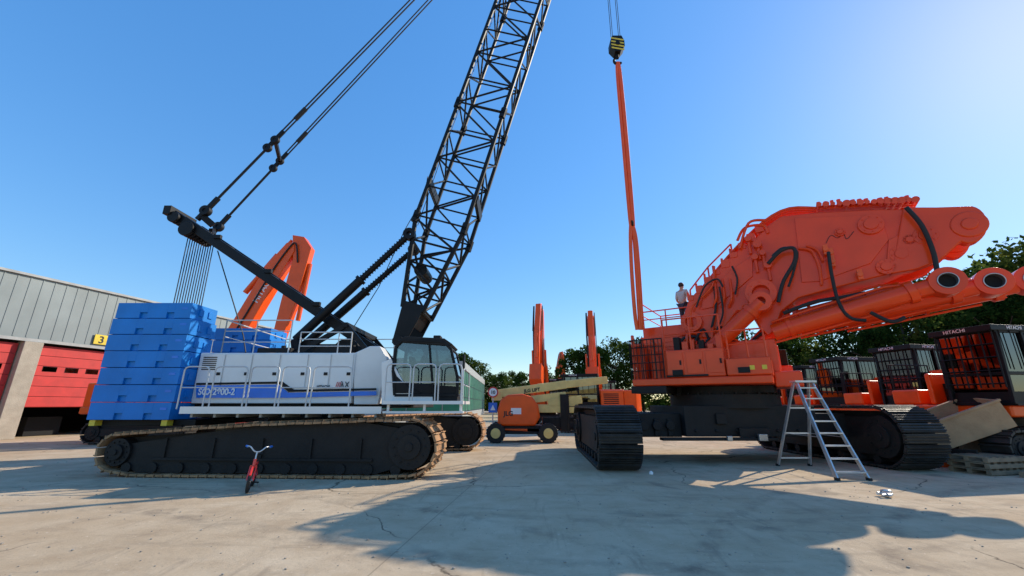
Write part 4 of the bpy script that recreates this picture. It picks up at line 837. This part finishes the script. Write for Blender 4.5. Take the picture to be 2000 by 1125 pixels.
# =============== TREES
def tree(seed,h,rw,label,lm=('leaf','leaf2'),nc=75,nl=80,low=.25,loc=(0,0,0)):
    R=random.Random(seed);t=thing('tree',loc,label,'tree',group='trees around the yard');mb=MB()
    mb.tube((0,0,0),(.1,0,h*.35),.2,.15,n=9);mb.tube((.1,0,h*.35),(.0,.1,h*.8),.15,.04,n=8)
    for k in range(12):
        a=R.uniform(0,6.28);z=h*R.uniform(.25,.65);mb.tube((.05,0,z),(math.cos(a)*rw*.75,math.sin(a)*rw*.75,z+h*R.uniform(.08,.22)),.08,.02,n=6)
    mb.obj('trunk',t,'bark',local=True);mb=MB()
    for c in range(nc):
        a=R.uniform(0,6.28);f=R.uniform(low,1);prof=math.sin(math.pi*min(1,(f-low)/(1-low)*.85+.13))**.6
        r=rw*prof*R.uniform(.35,1.05);cc=V((math.cos(a)*r,math.sin(a)*r,h*f*.96));cr_=R.uniform(.35,.95)*rw/3;mi=0 if R.random()<.65 else 1
        for l in range(nl):
            d=V((R.gauss(0,1),R.gauss(0,1),R.gauss(0,.75)));d=d.normalized()*cr_*R.uniform(.4,1)**.5;p=cc+d
            s=R.uniform(.09,.2);n=V((R.gauss(0,1),R.gauss(0,1),R.gauss(.5,1))).normalized();x=n.orthogonal().normalized();x=(Matrix.Rotation(R.uniform(0,6.28),3,n)@x);y=n.cross(x)
            mb.add([p-x*s,p+y*s*.6,p+x*s,p-y*s*.6],[(0,1,2,3)],mi)
    mb.obj('crown',t,list(lm),local=True,raw=True);return t
t1=tree(1,9,3.2,'leafy green tree at the edge of the yard',loc=(12,48,0))
t2=tree(2,10,3.8,'leafy green tree at the edge of the yard',('leaf3','leaf2'),100,80,.08,loc=(32,27,0))
t3=tree(3,8,3.0,'leafy green tree at the edge of the yard',('leaf','leaf3'),70,80,.12,loc=(7.5,50,0))
T=[t1,t2,t3];k=0
def put(x,y,h,i=None):
    global k;k+=1;s=T[i if i is not None else k%3];b={0:9,1:10,2:8}[T.index(s)];f=h/b
    copy_thing(s,(x,y,0),rnd.uniform(0,6.28),(f*rnd.uniform(.9,1.15),f*rnd.uniform(.9,1.15),f))
for x,y,h in((-8,90,11),(-11,88,12),(-4.5,92,8),(-2,85,8),(2,80,7.5),(5,78,7),(-.5,95,9),(9.5,50,8.5),(4.5,60,7),(14.5,47,9),(17,44,8.5),(20,43,10)):put(x,y,h)
for x,y,h in((36,27,13.0),(29,30,10),(33,33,12),(26.5,33,8.5),(24,37,8.5),(28,40,9.5),(21.5,40,9),(39,31,13),(37,23,11.5),(30,25,8.5),(26,29,7),(41,24,14),(23,34,7),(36,37,12),(33,22,8.5)):put(x,y,h,1 if rnd.random()<.6 else 0)
R=random.Random(9);mb=MB()
for c in range(700):
    x=R.uniform(-90,140);y=R.uniform(118,128);hh=5+2.2*math.sin(x*.13)+1.5*math.sin(x*.41);cc=V((x,y,R.uniform(.3,hh)))
    for l in range(26):
        p=cc+V((R.gauss(0,1.2),R.gauss(0,1),R.gauss(0,.7)));s=R.uniform(.3,.6);n=V((R.gauss(0,1),R.gauss(-.3,1),R.gauss(.5,1))).normalized();x_=n.orthogonal().normalized();y_=n.cross(x_);mb.add([p-x_*s,p+y_*s*.7,p+x_*s,p-y_*s*.7],[(0,1,2,3)])
fwd=mb.obj('woodland',None,'leaf',raw=True);fwd['kind']='stuff';fwd['label']='distant belt of green woodland behind the yard';fwd['category']='woodland'
# =============== LIGHT, SKY, CAMERA
az=rad(61);el=rad(31)
w=bpy.data.worlds.new('World');sc.world=w;w.use_nodes=True;nt=w.node_tree;bg=nt.nodes['Background'];sk=nt.nodes.new('ShaderNodeTexSky');sk.sky_type='NISHITA';sk.sun_disc=False;sk.sun_elevation=el;sk.sun_rotation=az;sk.air_density=1.0;sk.dust_density=.16;sk.ozone_density=2.0
# compress the sky's brightness range the way the phone's tone mapping does, keeping its hue
L_=nt.links;bw=nt.nodes.new('ShaderNodeRGBToBW');L_.new(sk.outputs[0],bw.inputs[0]);pw=nt.nodes.new('ShaderNodeMath');pw.operation='POWER';pw.inputs[1].default_value=-.46;L_.new(bw.outputs[0],pw.inputs[0])
ml=nt.nodes.new('ShaderNodeMath');ml.operation='MULTIPLY';ml.inputs[1].default_value=2.45;L_.new(pw.outputs[0],ml.inputs[0])
vs_=nt.nodes.new('ShaderNodeVectorMath');vs_.operation='SCALE';L_.new(sk.outputs[0],vs_.inputs[0]);L_.new(ml.outputs[0],vs_.inputs['Scale'])
hs_=nt.nodes.new('ShaderNodeHueSaturation');hs_.inputs['Saturation'].default_value=1.28;L_.new(vs_.outputs[0],hs_.inputs['Color']);L_.new(hs_.outputs[0],bg.inputs[0]);bg.inputs[1].default_value=.14
sd=V((math.sin(az)*math.cos(el),math.cos(az)*math.cos(el),math.sin(el)))
su=bpy.data.lights.new('sun','SUN');su.energy=5;su.angle=rad(.5);su.color=(1,.91,.75);so=bpy.data.objects.new('sun',su);col.objects.link(so);so.rotation_euler=sd.to_track_quat('Z','Y').to_euler();so.location=sd*50
cd=bpy.data.cameras.new('camera');cd.sensor_width=36;cd.lens=36*FP/2000;cd.clip_end=2000;cd.clip_start=.05;co=bpy.data.objects.new('camera',cd);col.objects.link(co);co.location=CAM;co.rotation_euler=(math.pi/2+PIT,0,0);sc.camera=co
sc.view_settings.view_transform='Standard';sc.view_settings.look='None';sc.view_settings.exposure=0
